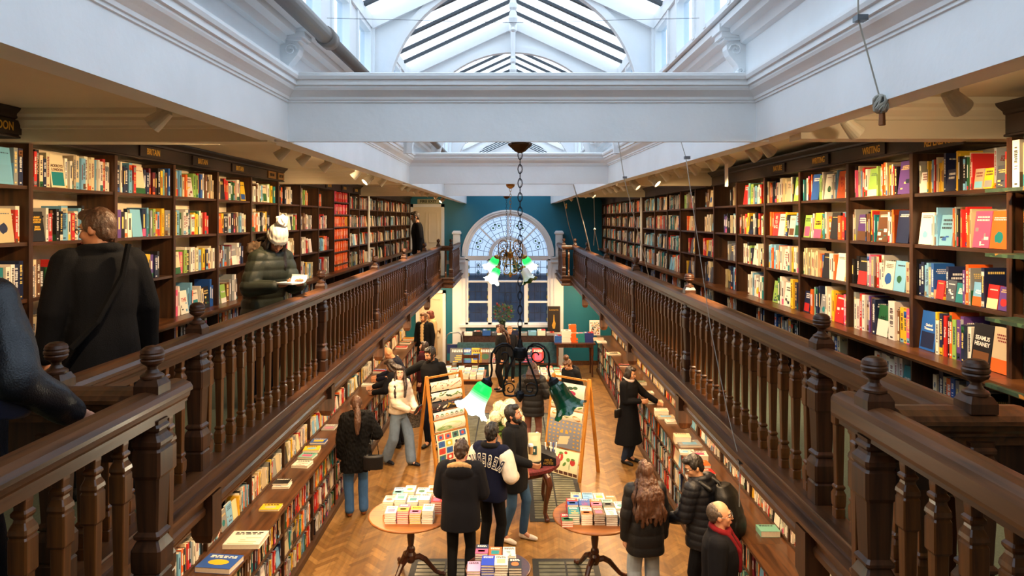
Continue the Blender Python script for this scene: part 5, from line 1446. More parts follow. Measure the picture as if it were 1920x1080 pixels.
tag(bm_.build('framed_picture', M_vc, loc=(2.30, 19.2, 1.0)), 'colourful mosaic picture propped at the far end of the right worktop', 'picture')
# flowers at the window
root = empty('flower_vase', (-.30, 19.3, 1.03), 'dark vase with a leafy berry bouquet before the window', 'flowers')
b = MB(); b.lathe([(.07, 0), (.075, .03), (.085, .34), (.09, .36), (.08, .36), (.07, .05), (0, .04)], n=18); b.build('vase', mat('dark_green_vase', '#16261f', .15), root)
f = MB(); rb = random.Random(8)
for n in range(190):
    v = Vector((rb.gauss(0, 1), rb.gauss(0, 1), rb.gauss(0, .8))).normalized()*rb.uniform(.5, 1); c = Vector((v.x*.30, v.y*.25, .60+v.z*.27)); d = (v+Vector((rb.uniform(-.5, .5), rb.uniform(-.5, .5), .4))).normalized(); s_ = d.orthogonal().normalized(); l = rb.uniform(.05, .11)
    f.quad(c, c+d*l*.5+s_*.028, c+d*l, c+d*l*.5-s_*.028)
for n in range(30): f.tube([(0, 0, .2), (rb.uniform(-.25, .25), rb.uniform(-.2, .2), .5+rb.uniform(0, .35))], .004, 4)
f.build('foliage', mat('grey_green_leaf', '#3f5a3a', .6, noise=.4, nscale=15), root)
f = MB()
for n in range(26): f.ball((rb.uniform(-.26, .26), rb.uniform(-.25, .1), .55+rb.uniform(-.15, .33)), rb.uniform(.016, .034), 7, 5)
f.build('berries', mat('dark_red_berry', '#6a1f22', .4), root)
# wooden chair and folded tubular frame at far left
root = empty('wooden_chair', (-1.05, 16.6, 0), 'old wooden chair behind the far left book table', 'chair')
b = MB(); b.box(-.21, -.2, .43, .21, .2, .46); b.build('seat', M_tleg, root)
for sx in (-.19, .19):
    b = MB(); b.tube([(sx, -.17, 0), (sx, -.17, .44)], .018, 8); b.build('leg', M_tleg, root)
    b = MB(); b.tube([(sx, .18, 0), (sx, .18, .45), (sx, .23, .95)], .018, 8); b.build('leg', M_tleg, root)
b = MB(); b.box(-.2, .2, .84, .2, .235, .92); b.box(-.2, .19, .62, .2, .215, .68); b.build('backrest', M_tleg, root)
b = MB(); b.sm = True; b.tube([(-.0, 0, 0), (0, 0, .95), (.03, 0, 1.06), (.12, 0, 1.12), (.34, 0, 1.13), (.43, 0, 1.06), (.45, 0, .95), (.45, 0, .0)], .018, 10); b.tube([(0, 0, .25), (.45, 0, .25)], .012, 8); b.tube([(0, 0, .8), (.45, 0, .8)], .012, 8)
root = tag(b.build('steel_frame', mat('grey_steel', '#8d949a', .35, .8), loc=(-1.85, 18.9, 0)), 'folded grey tubular steel frame standing at the teal wall', 'frame')
b = MB(); b.box(.03, -.01, .55, .42, .01, .8); b.build('blue_panel', mat('blue_vinyl', '#20306a', .5), root)
# ================================================================ PEOPLE
BAKE = []
def Rx(a): return Matrix.Rotation(a, 4, 'X')
def Ry(a): return Matrix.Rotation(a, 4, 'Y')
def Rz(a): return Matrix.Rotation(a, 4, 'Z')
def T3(x, y, z): return Matrix.Translation((x, y, z))
class Sh(MB):
    """solid pieces that a voxel remesh fuses into one continuous surface"""
    def cap(s, p0, p1, r0, r1, n=12):
        p0, p1 = Vector(p0), Vector(p1); d = (p1-p0)
        if d.length < 1e-5: d = Vector((0, 0, 1e-4))
        d = d.normalized()
        pts = [p0-d*r0*.97, p0-d*r0*.7, p0-d*r0*.3, p0, p1, p1+d*r1*.3, p1+d*r1*.7, p1+d*r1*.97]
        rr = [r0*.2, r0*.71, r0*.95, r0, r1, r1*.95, r1*.71, r1*.2]
        return s.tube(pts, rr, n)
    def chainp(s, pts, rs, n=12):
        for a, c, ra, rc in zip(pts, pts[1:], rs, rs[1:]): s.cap(a, c, ra, rc, n)
        return s
    def ell(s, c, r, M=None, n=16, m=10): return s.ball(c, 1., n, m, M, r)
    def rings(s, specs, n=24, M=None):
        """specs: (cx, cy, z, half-width, half-depth)"""
        out = []
        for cx, cy, z, w, d in specs:
            ring = []
            for i in range(n):
                a = 2*PI*i/n; ca, sa = math.cos(a), math.sin(a)
                e = .8
                v = Vector((cx+w*math.copysign(abs(ca)**e, ca), cy+d*math.copysign(abs(sa)**e, sa), z))
                ring.append(M(v) if callable(M) else (M @ v if M is not None else v))
            out.append(ring)
        return s.loft(out)
def fuse(b, name, m, parent, vox=.009, smooth=5, post=None, top=False):
    me = b.mesh(name, m, True)
    o = link(name, me, parent)
    md = o.modifiers.new('r', 'REMESH'); md.mode = 'VOXEL'; md.voxel_size = vox; md.use_smooth_shade = True
    if smooth: sm = o.modifiers.new('s', 'SMOOTH'); sm.factor = .5; sm.iterations = smooth
    BAKE.append((o, post, m)); return o
def bake_all():
    dg = bpy.context.evaluated_depsgraph_get()
    for o, post, m in BAKE:
        me = bpy.data.meshes.new_from_object(o.evaluated_get(dg)); me.name = o.name
        if post:
            ns = [v.normal.copy() for v in me.vertices]
            for v, n in zip(me.vertices, ns): v.co = v.co + n*post(v.co, n)
            me.update()
        me.materials.clear(); me.materials.append(m)
        for p in me.polygons: p.use_smooth = True
        o.modifiers.clear(); old = o.data; o.data = me; bpy.data.meshes.remove(old)
def quilt(step, amp, ang=0.):
    return lambda co, n: amp*(abs(math.sin(PI*(co.z+ang*co.x)/step))**.6-.6)
def fabric(amp=.006, f=9.):
    return lambda co, n: amp*mnoise.noise((co.x*f, co.y*f, co.z*f*.55))
def fur(amp=.010): return lambda co, n: amp*mnoise.noise((co.x*45, co.y*45, co.z*22))
def wave(amp=.019, f=30): return lambda co, n: amp*math.sin(co.z*f+2.5*mnoise.noise((co.x*12, co.y*12, co.z*4))*2)*.6+amp*.9*mnoise.noise((co.x*75, co.y*75, co.z*7))
def strands(amp=.006): return lambda co, n: amp*mnoise.noise((co.x*75, co.y*75, co.z*14))
SKIN = {}
def skin(h): return mat('skin_'+h.strip('#'), h, .5, noise=.05, nscale=20)
def cloth(h, rough=.85, b=.25):
    c = hexc(h); k = .5 if lum(c) < .03 else 1.
    return mat('cloth_'+h.strip('#')+('_s' if rough < .6 else ''), tuple(x*k for x in c), rough, spec=.18 if rough > .6 else .4, noise=.10, nscale=14, bump=b, bscale=180, sheen=.0)
def hairm(h): return mat('hair_'+h.strip('#'), h, .45, noise=.35, nscale=55, bump=.4, bscale=110)
M_eye = mat('eye_white', '#d8d2c8', .3); M_iris = mat('eye_dark', '#1c1410', .2); M_lip = mat('lips', '#8e4a40', .5)
M_glass_f = mat('spectacle_frame', '#15120f', .3)
def ik(s, w, a, b, hint):
    s, w = Vector(s), Vector(w); d = w-s; L = d.length
    if L > (a+b)*.995: w = s+d*((a+b)*.995/L); d = w-s; L = d.length
    t = (a*a-b*b+L*L)/(2*L); h = math.sqrt(max(0, a*a-t*t)); dn = d.normalized(); hv = Vector(hint); hv = hv-dn*hv.dot(dn); hv.normalize()
    return s+dn*t+hv*h, w
def hand(b, w, d, n, curl, side, S):
    """w wrist, d pointing direction, n palm normal (the side the fingers curl to); side = +1 thumb at +x of (d x n)"""
    d = d.normalized(); n = (n-d*n.dot(d)).normalized(); x = d.cross(n)*side; S = S*1.0
    M = Matrix(((x.x, d.x, n.x, w.x), (x.y, d.y, n.y, w.y), (x.z, d.z, n.z, w.z), (0, 0, 0, 1)))
    P_ = lambda a, c, e: M @ Vector((a*S, c*S, e*S))
    for q in (-.026, -.009, .009, .026): b.cap(P_(q*.75, .012, 0), P_(q, .085, 0), .0155*S, .0125*S, 8)
    ln = (.062, .075, .080, .070)
    for i, q in enumerate((-.031, -.0105, .0105, .031)):
        L = ln[i if True else 0]; c1 = curl*.9+.1; c2 = curl*1.7+.25
        a = Vector((q, .088, .0)); p1 = a+Vector((q*.12, math.cos(c1)*L*.5, math.sin(c1)*L*.5)); p2 = p1+Vector((0, math.cos(c2)*L*.32, math.sin(c2)*L*.32)); p3 = p2+Vector((0, math.cos(c2+curl)*L*.22, math.sin(c2+curl)*L*.22))
        b.chainp([P_(*a), P_(*p1), P_(*p2), P_(*p3)], [.0095*S, .009*S, .0085*S, .0075*S], 8)
    t0 = Vector((.022, .022, .004)); t1 = Vector((.046, .05, .016)); t2 = Vector((.050+.0*curl, .082, .020+.02*curl)); b.chainp([P_(*t0), P_(*t1), P_(*t2)], [.0135*S, .0115*S, .0095*S], 8)
    return M
def person(label, pos, yaw, h=1.74, lean=0., twist=0., head=(0., 0.), L=None, R_=None, lc=.35, rc=.35, feet=((.10, 0.), (-.10, 0.)), top=None, legs='#23252b', shoes='#1a1a1c', hair=None, sk='#c58c6a', beard=None, glasses=False, female=False, elbow=None, palms=None, group=None, vox=.0095, legw=0., knee=0., wide=1., seated=False):
    S = h/1.75; PZ = .95*S
    yaw = math.radians(yaw)
    Mw = T3(*pos) @ Rz(yaw)
    U = T3(0, 0, PZ) @ Rx(math.radians(lean)) @ Rz(math.radians(twist)) @ T3(0, 0, -PZ)
    Us = lambda v: U @ Vector(v)
    def bend(v):                       # torso bends progressively above the pelvis
        k = min(1, max(0, (v.z-PZ*.95)/(.28*S)))
        M = T3(0, 0, PZ) @ Rx(math.radians(lean)*k) @ Rz(math.radians(twist)*k) @ T3(0, 0, -PZ); return M @ v
    sw = (.165 if female else .185)*S*wide; 
    nb = Vector((0, .0, 1.47*S))
    Hm = U @ T3(0, -.012*S, 1.495*S) @ Rz(math.radians(head[0])) @ Rx(math.radians(head[1])) @ Matrix.Scale(S*(1.0 if not female else .96), 4)
    H = lambda x, y, z: Hm @ Vector((x, y, z))
    b = Sh()
    # head
    b.ell((0, .012, .125), (.075, .092, .104), Hm); b.ell((0, -.022, .078), (.058, .066, .083), Hm); b.ell((0, -.060, .020), (.026, .022, .020), Hm)
    b.cap(H(0, -.084, .118), H(0, -.102, .080), .0085*S, .0135*S, 8); b.ell((0, -.072, .138), (.050, .018, .010), Hm)
    for s in (-1, 1):
        b.ell((s*.034, -.055, .082), (.026, .024, .028), Hm); b.ell((s*.077, .014, .098), (.011, .020, .032), Hm, 10, 8)
    b.ell((0, -.083, .046), (.023, .012, .010), Hm, 10, 6)
    b.cap(Us((0, .005*S, 1.42*S)), H(0, .012, .05), .056*S*(.9 if female else 1), .053*S*(.9 if female else 1))
    # torso
    tw = wide
    body_r = [(0, 0, .86*S, .145*S*tw, .105*S*tw), (0, 0, .96*S, .152*S*tw, .11*S*tw), (0, -.005, 1.08*S, .128*S*tw, .098*S*tw), (0, -.008, 1.24*S, .148*S*tw, .112*S*tw), (0, 0, 1.36*S, .155*S*tw, .10*S*tw), (0, .004, 1.43*S, .12*S*tw, .075*S), (0, .004, 1.47*S, .06*S, .055*S)]
    b.rings(body_r, 20, bend)
    # arms
    arm = {}
    for s, tgt, curl, key in ((1, L, lc, 'L'), (-1, R_, rc, 'R')):
        sh = Us((s*sw, .0, 1.405*S))
        w = Vector(tgt)*1. if tgt is not None else Us((s*(sw+.055*S), -.03*S, .86*S))
        hint = (elbow or {}).get(key) or Vector((s*.5, .8, -.45))
        e, w = ik(sh, w, .285*S, .255*S, hint)
        b.cap(sh, e, .048*S, .040*S); b.cap(e, w, .038*S, .026*S)
        d = w-e
        pn = (palms or {}).get(key) or Vector((-s, -.3, 0))
        hd = (palms or {}).get(key+'d') or d
        hand(b, w+d.normalized()*.004, hd, Vector(pn), curl, (1 if s > 0 else -1)*1, S)
        arm[key] = (sh, e, w, hd.normalized())
    # legs
    leg = {}
    for s, f in ((1, feet[0]), (-1, feet[1])):
        hp = Vector((s*.088*S, .0, .91*S)); an = Vector((f[0]*S, f[1]*S+.03*S, (.085+(f[2] if len(f) > 2 else 0))*S))
        k, an = ik(hp, an, .425*S, .42*S, Vector((s*.12, -1, 0))); leg[s] = (hp, k, an)
        b.cap(hp, k, .078*S, .054*S); b.cap(k, an, .050*S, .036*S); b.cap(an, an+Vector((0, -.09*S, -.045*S)), .035*S, .028*S)
    body = fuse(b, 'person', skin(sk), None, min(vox, .0085), 3)
    body.matrix_world = Mw
    tag(body, label, 'person', group)
    # face
    for s in (-1, 1):
        e = MB(); e.sm = True; e.ball(H(s*.030, -.0742, .114), .0112*S, 10, 8); e.build('eye', M_eye, body)
        e = MB(); e.sm = True; e.ball(H(s*.030, -.0822, .113), .0058*S, 8, 6); e.build('iris', M_iris, body)
        if hair:
            e = Sh(); e.chainp([H(s*.014, -.0885, .1355), H(s*.030, -.0875, .139), H(s*.047, -.074, .133)], [.0042*S, .0048*S, .003*S], 6); e.build('eyebrow', hairm(hair.get('brow', hair['col'])), body, True)
    e = Sh(); e.ell((0, -.093, .047), (.020, .006, .0045), Hm, 10, 6); e.ell((0, -.0915, .040), (.017, .006, .0045), Hm, 10, 6); e.build('lips', M_lip, body, True)
    if glasses:
        e = MB(); 
        for s in (-1, 1):
            e.tube([H(s*.031+.021*math.cos(a), -.098+.004*math.cos(a)*s*s, .112+.016*math.sin(a)) for a in [2*PI*i/14 for i in range(14)]], .0022*S, 5, closed=True)
            e.tube([H(s*.052, -.096, .116), H(s*.078, -.05, .114), H(s*.082, .01, .112)], .0020*S, 5)
        e.tube([H(-.011, -.099, .116), H(.011, -.099, .116)], .002*S, 5); e.build('glasses', M_glass_f, body)
    if beard:
        e = Sh(); e.ell((0, -.030, .036), (.060, .060, .046), Hm); e.ell((0, -.068, .012), (.032, .026, .026), Hm); e.ell((0, -.089, .061), (.026, .012, .006), Hm, 10, 6)
        for s in (-1, 1): e.ell((s*.062, -.012, .075), (.014, .03, .045), Hm)
        fuse(e, 'beard', hairm(beard), body, .006, 2, strands(.003))
    # hair
    if hair:
        st = hair['style']; e = Sh(); hm = hairm(hair['col']); post = strands(.006); hv = .0075
        if st in ('short', 'curly', 'long', 'bob', 'pony', 'bun', 'mid'):
            vol = hair.get('vol', 1.)
            e.ell((0, .026, .142), (.082*vol, .092*vol, .098*vol), Hm); e.ell((0, .055, .095), (.070, .052, .075), Hm); e.ell((0, -.035*min(1, vol), .200*(.9+.1*vol)), (.062*vol, .055*min(1, vol), .036*vol), Hm)
            for s in (-1, 1): e.ell((s*.072, .010, .135), (.014, .045, .05), Hm)
        if st == 'curly': post = fur(.014)
        if st in ('bob',):
            for s in (-1, 1): e.ell((s*.072, .012, .075), (.024, .058, .085), Hm)
            e.ell((0, .068, .06), (.075, .04, .085), Hm)
        if st in ('long', 'mid'):
            ln = hair.get('len', .42); off = (top or {}).get('th', .02)*1.25+.012; fw = off*.9
            specs = []
            for k in range(8):
                t = k/7; z = .13-t*ln; specs.append((0, .062+(.055+off)*min(1, max(0, t-.12)*2.6)+.01*math.sin(t*6), z, (.078+.06*math.sin(min(1, t*1.3)*PI*.6)*hair.get('w', 1)), .042-.012*t))
            e.rings(specs, 18, Hm)
            for s in (-1, 1): e.chainp([H(s*.074, .0, .14), H(s*.088, .012, .04), H(s*.105*hair.get('w', 1), .04+off*.8, -.10), H(s*.11*hair.get('w', 1), .06+off, -.10-ln*.45)], [.022*S, .03*S, .034*S, .02*S])
            if hair.get('front'):
                for s in (-1, 1): e.chainp([H(s*.075, -.01, .12), H(s*.088, -.035, .0), H(s*.10, -.095-fw*.7, -.10), H(s*.085, -.125-fw, -.12-ln*.4)], [.022*S, .03*S, .034*S, .02*S])
            if hair.get('wavy'):
                for j in range(7):
                    x = (j-3)*.036*hair.get('w', 1); y_ = .115+off; z1 = .13-ln
                    e.chainp([H(x*.8, y_, z1+.18), H(x+.012*math.sin(j*2.1), y_+.012, z1+.05), H(x-.010*math.sin(j*1.7), y_+.004, z1-.05-.025*(j % 3))], [.024*S, .026*S, .010*S])
            post = wave(.012) if hair.get('wavy') else strands(.008)
        if st == 'pony':
            e.ell((0, .11, .10), (.03, .03, .03), Hm); e.chainp([H(0, .112, .09), H(0, .16, .0), H(.01, .20, -.14), H(.015, .20, -.30)], [.024*S, .048*S, .05*S, .025*S]); post = strands(.009)
        if st == 'bun':
            e.ell((0, .065, .275), (.062, .062, .058), Hm); post = fur(.012)
        if st == 'balding':
            e.ell((0, .046, .130), (.083, .080, .084), Hm); e.ell((0, .060, .098), (.072, .054, .066), Hm)
            for s in (-1, 1): e.ell((s*.070, .022, .125), (.013, .036, .036), Hm)
        fuse(e, 'hair', hm, body, hv, 2, post)
    # top garment
    if top:
        th = top.get('th', .022); e = Sh(); hem = top.get('hem', .80)*S; fl = top.get('flare', .0)
        rs = []
        if hem < .84*S:
            rs.append((0, 0, hem, (.160+th+fl)*S*tw, (.118+th+fl*.8)*S*tw)); rs.append((0, 0, hem+(.9*S-hem)*.5, (.160+th+fl*.5)*S*tw, (.118+th+fl*.4)*S*tw))
        else: rs.append((0, 0, hem, (.150+th)*S*tw, (.11+th)*S*tw))
        rs += [(0, 0, max(.97*S, hem+.02), (.152+th)*S*tw, (.112+th)*S*tw), (0, -.004, 1.09*S, (.140+th*(.6 if top.get('waist') else 1))*S*tw, (.104+th)*S*tw), (0, -.008, 1.24*S, (.152+th)*S*tw, (.114+th)*S*tw), (0, 0, 1.36*S, (.162+th)*S*tw, (.102+th)*S*tw), (0, .004, 1.43*S, (.130+th)*S*tw, (.078+th)*S), (0, .006, 1.475*S, (.066+th*.7)*S, (.060+th*.7)*S)]
        e.rings(rs, 24, bend)
        for s, key in ((1, 'L'), (-1, 'R')):
            sh, el, w, _ = arm[key]; a0 = (.054+th*.9)*S
            wr = w+(el-w).normalized()*.012
            e.cap(sh+Vector((-s*.02, 0, .0)), el, a0, (.046+th*.8)*S); e.cap(el, wr, (.044+th*.8)*S, (.034+th*.55)*S)
        if top.get('collar'):
            c = top['collar']
            for k in range(9):
                a = -.35*PI+k*(2*PI-.3*PI*0)/9*.0
            pts = [Us(((.074+th*.4)*S*math.cos(a), .006+(.070+th*.4)*S*math.sin(a), (1.478+.012*math.sin(a))*S)) for a in [-.32*PI+k*1.64*PI/10 for k in range(11)]]
            e.chainp(pts, [c*S]*11, 10)
        if top.get('hood'):
            e.ell((0, 0, 0), ((.125+th*.6)*S, .062*S, (.10+th*.3)*S), U @ T3(0, (.095+th*.6)*S, 1.40*S) @ Rx(-.35)); pts = [Us((.10*S*math.cos(a), .01*S+.095*S*math.sin(a), (1.475+.015*math.sin(a))*S)) for a in [-.2*PI+k*1.4*PI/8 for k in range(9)]]; e.chainp(pts, [.034*S]*9, 10)
        post = top.get('post') or fabric(.007)
        m = top.get('mat') or cloth(top['col'], top.get('rough', .85))
        fuse(e, top.get('name', 'jacket'), m, body, vox, top.get('sm', 4), post)
        if top.get('shirt'):      # garment showing in the open front
            f = Sh(); d = .124+th
            for k in range(6): f.ell((0, -(d-.008-.002*abs(k-2))*S*tw, (1.02+k*.075)*S), (.055*S, .014*S, .06*S), U)
            f.ell((0, -.07*S, 1.45*S), (.05*S, .035*S, .035*S), U); fuse(f, 'jumper', cloth(top['shirt']), body, .009, 3)
        if top.get('sleevecol'):
            f = Sh()
            for key in ('L', 'R'):
                sh, el, w, _ = arm[key]; wr = w+(el-w).normalized()*.014
                f.cap(sh.lerp(el, .18), el, (.062+th*.9)*S, (.056+th*.9)*S); f.cap(el, wr, (.056+th*.9)*S, (.044+th*.5)*S)
            fuse(f, 'sleeves', cloth(top['sleevecol'], .5), body, vox, 4, fabric(.008))
        if top.get('scarf'):
            f = Sh(); pts = [Us((.085*S*math.cos(a), -.006+.078*S*math.sin(a), (1.485+.02*math.sin(a))*S)) for a in [2*PI*k/12 for k in range(13)]]; f.chainp(pts, [.03*S]*13, 8)
            if top.get('scarfend'):
                for s in (-1, 1): f.chainp([Us((s*.06*S, -.075*S, 1.46*S)), Us((s*.055*S, (-.135-th)*S, 1.32*S)), Us((s*.05*S, (-.14-th)*S, 1.15*S))], [.028*S, .024*S, .022*S])
            fuse(f, 'scarf', cloth(top['scarf'], .9), body, .009, 3, fabric(.005, 20))
        if top.get('lining'):
            f = Sh(); f.ell((0, 0, 0), (.145*S, .045*S, .075*S), U @ T3(0, .125*S, 1.475*S) @ Rx(-.75)); fuse(f, 'hood_lining', cloth(top['lining'], .95), body, .009, 3, fur(.008))
    # trousers
    e = Sh(); lw = legw
    e.rings([(0, 0, .84*S, (.150+lw*.3)*S*tw, .112*S*tw), (0, 0, .93*S, .158*S*tw, .117*S*tw), (0, 0, 1.0*S, .150*S*tw, .112*S*tw)], 20, bend)
    for s in (1, -1):
        hp, k, an = leg[s]; e.cap(hp, k, (.088+lw*.3)*S, (.066+lw)*S); e.cap(k, an+Vector((0, 0, .01)), (.064+lw)*S, (.054+lw*1.4)*S)
    fuse(e, 'trousers', cloth(legs), body, vox, 4, fabric(.007, 11))
    for s in (1, -1):
        an = leg[s][2]; e = Sh(); z0 = an.z-.085*S
        e.cap((an.x, an.y+.02*S, z0+.04*S), (an.x+s*.012*S, an.y-.13*S, z0+.032*S), .040*S, .034*S); e.cap((an.x+s*.012*S, an.y-.12*S, z0+.028*S), (an.x+s*.016*S, an.y-.175*S, z0+.026*S), .036*S, .028*S); e.cap(an, an+Vector((0, .01*S, -.04*S)), .045*S, .042*S)
        e.v = [(x, y, max(z, z0+.004)) for x, y, z in e.v]
        o = fuse(e, 'shoe', cloth(shoes, .45), body, .009, 2)
    return dict(o=body, M=Mw, U=U, H=Hm, arm=arm, S=S, leg=leg)
def held(p, b, name, m, label, cat, group=None):
    """a thing carried by a person: built in the person's own axes, kept top-level"""
    o = b.build(name, m); o.matrix_world = p['M']; return tag(o, label, cat, group)
def gpos(u, vtop, h, z0=0.):
    """floor position of somebody of height h whose crown shows at (u, vtop)"""
    Y = (CZ-z0-h)*FPX/(vtop-V0); return ((u-U0)*Y/FPX, Y, z0)

# ---- on the left gallery
p = person('man in a dark navy wool coat and glasses walking away along the left gallery', (-2.40, 3.98, ZG), -132, 1.72, lean=3, head=(40, 8), top=dict(name='coat', col='#0d0f16', th=.045, hem=.52, flare=.03, collar=.034), legs='#15161c', hair=dict(style='short', col='#4a3426', vol=1.02), sk='#b9805f', glasses=True, wide=1.0, vox=.009, L=(.27, -.02, .86), R_=(-.28, -.06, .86), feet=((.1, -.14), (-.1, .16)))
b = MB(); U = p['U']; b.tube([U @ Vector(q) for q in ((-.10, .165, 1.48), (-.06, .18, 1.30), (.08, .20, 1.05), (.2, .18, .92))], .018, 6)
held(p, b, 'shoulder_strap', cloth('#0d0e12'), 'black strap across the back of the dark navy coat', 'strap')
p = person('person at the left picture edge in a dark leather jacket, one hand on the rail', (-1.86, 2.22, ZG), 168, 1.70, lean=4, head=(20, 8), R_=(-.33, -.18, .97), L=(.28, -.1, .9), top=dict(name='leather_jacket', col='#20242c', th=.036, hem=.78, rough=.35, post=fabric(.012, 14)), legs='#181a20', hair=dict(style='short', col='#2a1d15'), sk='#c98e70', vox=.009)
b = Sh(); b.rings([(0, 0, .0, .06, .03), (0, 0, .05, .09, .045), (0, 0, .16, .085, .042), (0, 0, .24, .05, .03)], 20)
o = fuse(b, 'shoulder_bag', cloth('#26344e', .5), None, .01, 6, fabric(.012, 10)); o.location = (-1.60, 2.16, ZG+1.0); o.rotation_euler = (.1, 0, 1.2); tag(o, 'blue leather bag hanging at the left picture edge', 'bag')
p = person('woman in a white bobble hat and olive parka reading at the left rail', (-2.24, 6.12, ZG), 60, 1.62, lean=14, head=(-22, 24), female=True, L=(.06, -.40, 1.06), R_=(-.16, -.34, 1.06), lc=.5, rc=.5, palms=dict(L=Vector((-.2, 0, 1)), R=Vector((.2, 0, 1)), Ld=Vector((-.6, -.6, .1)), Rd=Vector((.5, -.7, .1))), top=dict(name='parka', col='#30352a', th=.050, hem=.62, flare=.02, rough=.5, collar=.036, post=quilt(.085, .010), hood=True), legs='#1c2536', hair=dict(style='long', col='#1d1411', len=.36, front=True, vol=.84), sk='#9c6a4c', vox=.009)
H = p['H']; bd = p['o']
e = Sh(); e.rings([(0, .014, .125, .090, .106), (0, .014, .135, .097, .113), (0, .014, .170, .097, .113), (0, .014, .18, .090, .106), (0, .018, .225, .086, .098), (0, .022, .27, .062, .07), (0, .026, .295, .025, .03)], 28, H)
hat = fuse(e, 'bobble_hat', mat('white_knit', '#ece8dc', .9, noise=.06, nscale=60), bd, .0075, 2, strands(.005))
e = Sh(); e.ell((0, .036, .335), (.056, .056, .054), H); fuse(e, 'bobble', mat('white_fluff', '#f1ece4', .95), bd, .0075, 1, fur(.022))
e = Sh(); e.ell((-.10, .10, 1.36), (.10, .05, .07), p['U']); e.ell((.08, .11, 1.36), (.10, .05, .07), p['U']); fuse(e, 'fur_trim', mat('brown_fur', '#5a4632', .95, noise=.3, nscale=60), bd, .0085, 1, fur(.03))
b = MB()
bx = MB(); bx.col('#e9e4d6')
Mb = T3(-.045, -.45, 1.085) @ Rz(.1)
bx.box(-.125, -.08, 0, -.003, .09, .014, Mb); 
pts = []
for k in range(7):
    a = k*.28; pts.append((Mb @ Vector((.005+.028*math.sin(a)*2.2, -.08, .004+.06*(1-math.cos(a)*1.0)))))
bx.loft([[q, q+(Mb.to_3x3() @ Vector((0, .17, 0)))] for q in pts], closed=False, cap=False)
held(p, bx, 'open_book', M_vc, 'open white book held over the rail by the bobble-hatted woman', 'book')
p = person('grey-bearded man in a dark suit standing before the fire exit door', (-2.30, 16.6, ZG), -75, 1.86, lean=4, head=(-5, 12), top=dict(name='suit_jacket', col='#14151b', th=.028, hem=.74), legs='#15161b', hair=dict(style='short', col='#3a342e'), beard='#8d8378', sk='#b98465')
e = MB(); U = p['U']; e.poly([U @ Vector(q) for q in ((-.045, -.13, 1.48), (.045, -.13, 1.48), (0, -.155, 1.28))]); e.build('white_shirt', cloth('#d9dbe0'), p['o'])

# ---- on the ground floor, far to near
x, y, z = gpos(795, 580, 1.80)
person('bearded man in a black open coat over a cream jumper under the left gallery', (-2.36, 18.2, 0), -20, 1.80, head=(-20, 14), top=dict(name='coat', col='#15161b', th=.034, hem=.52, shirt='#d8b985', collar=.02), legs='#17181c', hair=dict(style='short', col='#5a3a22'), beard='#6a4227', sk='#c78e6a')
person('auburn-haired woman in a beige trench coat behind the bearded man', (-2.26, 18.95, 0), -60, 1.76, female=True, head=(-10, 14), top=dict(name='trench_coat', col='#c3a679', th=.030, hem=.5, waist=True, collar=.028), legs='#2a2a30', hair=dict(style='bob', col='#5c2417'), sk='#cf9c80')
p = person('woman with long wavy brown hair, black jacket and white tote in the far aisle', gpos(940, 606, 1.68), -75, 1.68, female=True, head=(-5, 12), R_=(-.24, -.10, .90), top=dict(name='jacket', col='#15161a', th=.03, hem=.72, scarf='#e6dcc8'), legs='#17171b', hair=dict(style='long', col='#4a2c1c', len=.40, wavy=True), sk='#cf9d82')
b = Sh(); b.rings([(0, 0, 0, .17, .03), (0, 0, .2, .18, .06), (0, 0, .34, .18, .03)], 16); b.tube([(-.10, 0, .33), (-.07, 0, .50), (.03, 0, .56), (.07, 0, .50), (.10, 0, .33)], .012, 6)
q = p['M'] @ p['arm']['R'][2]
o = fuse(b, 'tote_bag', cloth('#e4dccb'), None, .012, 3); o.location = (q.x+.02, q.y-.08, q.z-.60); tag(o, 'white canvas tote bag hanging from the wavy-haired woman in the far aisle', 'bag')
person('sandy-haired person half hidden behind the woman with the white tote', (-.09, 17.9, 0), 10, 1.48, head=(0, 10), top=dict(name='jumper', col='#23252d', th=.02), legs='#22242b', hair=dict(style='short', col='#9a7148'), sk='#cfa084')
person('dark-haired woman in a maroon coat and scarf behind the pointing man', (-1.92, 14.7, 0), -100, 1.66, female=True, head=(0, -6), top=dict(name='coat', col='#43141d', th=.04, hem=.6, scarf='#5d1a26'), legs='#1a1a20', hair=dict(style='bob', col='#2b1d18'), sk='#cb987c')
person('bald man in a navy jacket leaning over the left worktop', (-2.20, 13.75, 0), -88, 1.80, lean=24, head=(0, 22), R_=(.02, -.52, 1.10), L=(.28, -.48, 1.10), top=dict(name='jacket', col='#1d2138', th=.03, hem=.84), legs='#1c1f28', hair=None, sk='#cf9068')
person('long-haired woman in a dark jacket reaching to the left worktop behind the white puffer', (-2.14, 12.8, 0), -100, 1.68, lean=12, female=True, head=(0, 20), R_=(.0, -.50, 1.10), L=(.25, -.40, 1.05), top=dict(name='jacket', col='#191b22', th=.036, hem=.8), legs='#20242e', hair=dict(style='long', col='#2c1d17', len=.4), sk='#c99678')
p = person('woman in a white puffer jacket and wide pale jeans looking up over her shoulder', (-1.97, 11.85, 0), 55, 1.72, female=True, head=(-46, -12), L=(.08, -.30, 1.0), R_=(-.10, -.30, 1.02), lc=.6, rc=.6, palms=dict(L=Vector((-1, 0, .3)), R=Vector((1, 0, .3))), top=dict(name='puffer_jacket', col='#e8d9c2', th=.048, hem=.93, rough=.5, collar=.04, post=quilt(.10, .010)), legs='#7f95ad', legw=.028, shoes='#1c2230', hair=dict(style='long', col='#241611', len=.44, front=True), sk='#d8a88e', feet=((.11, -.20), (-.11, .18, .02)))
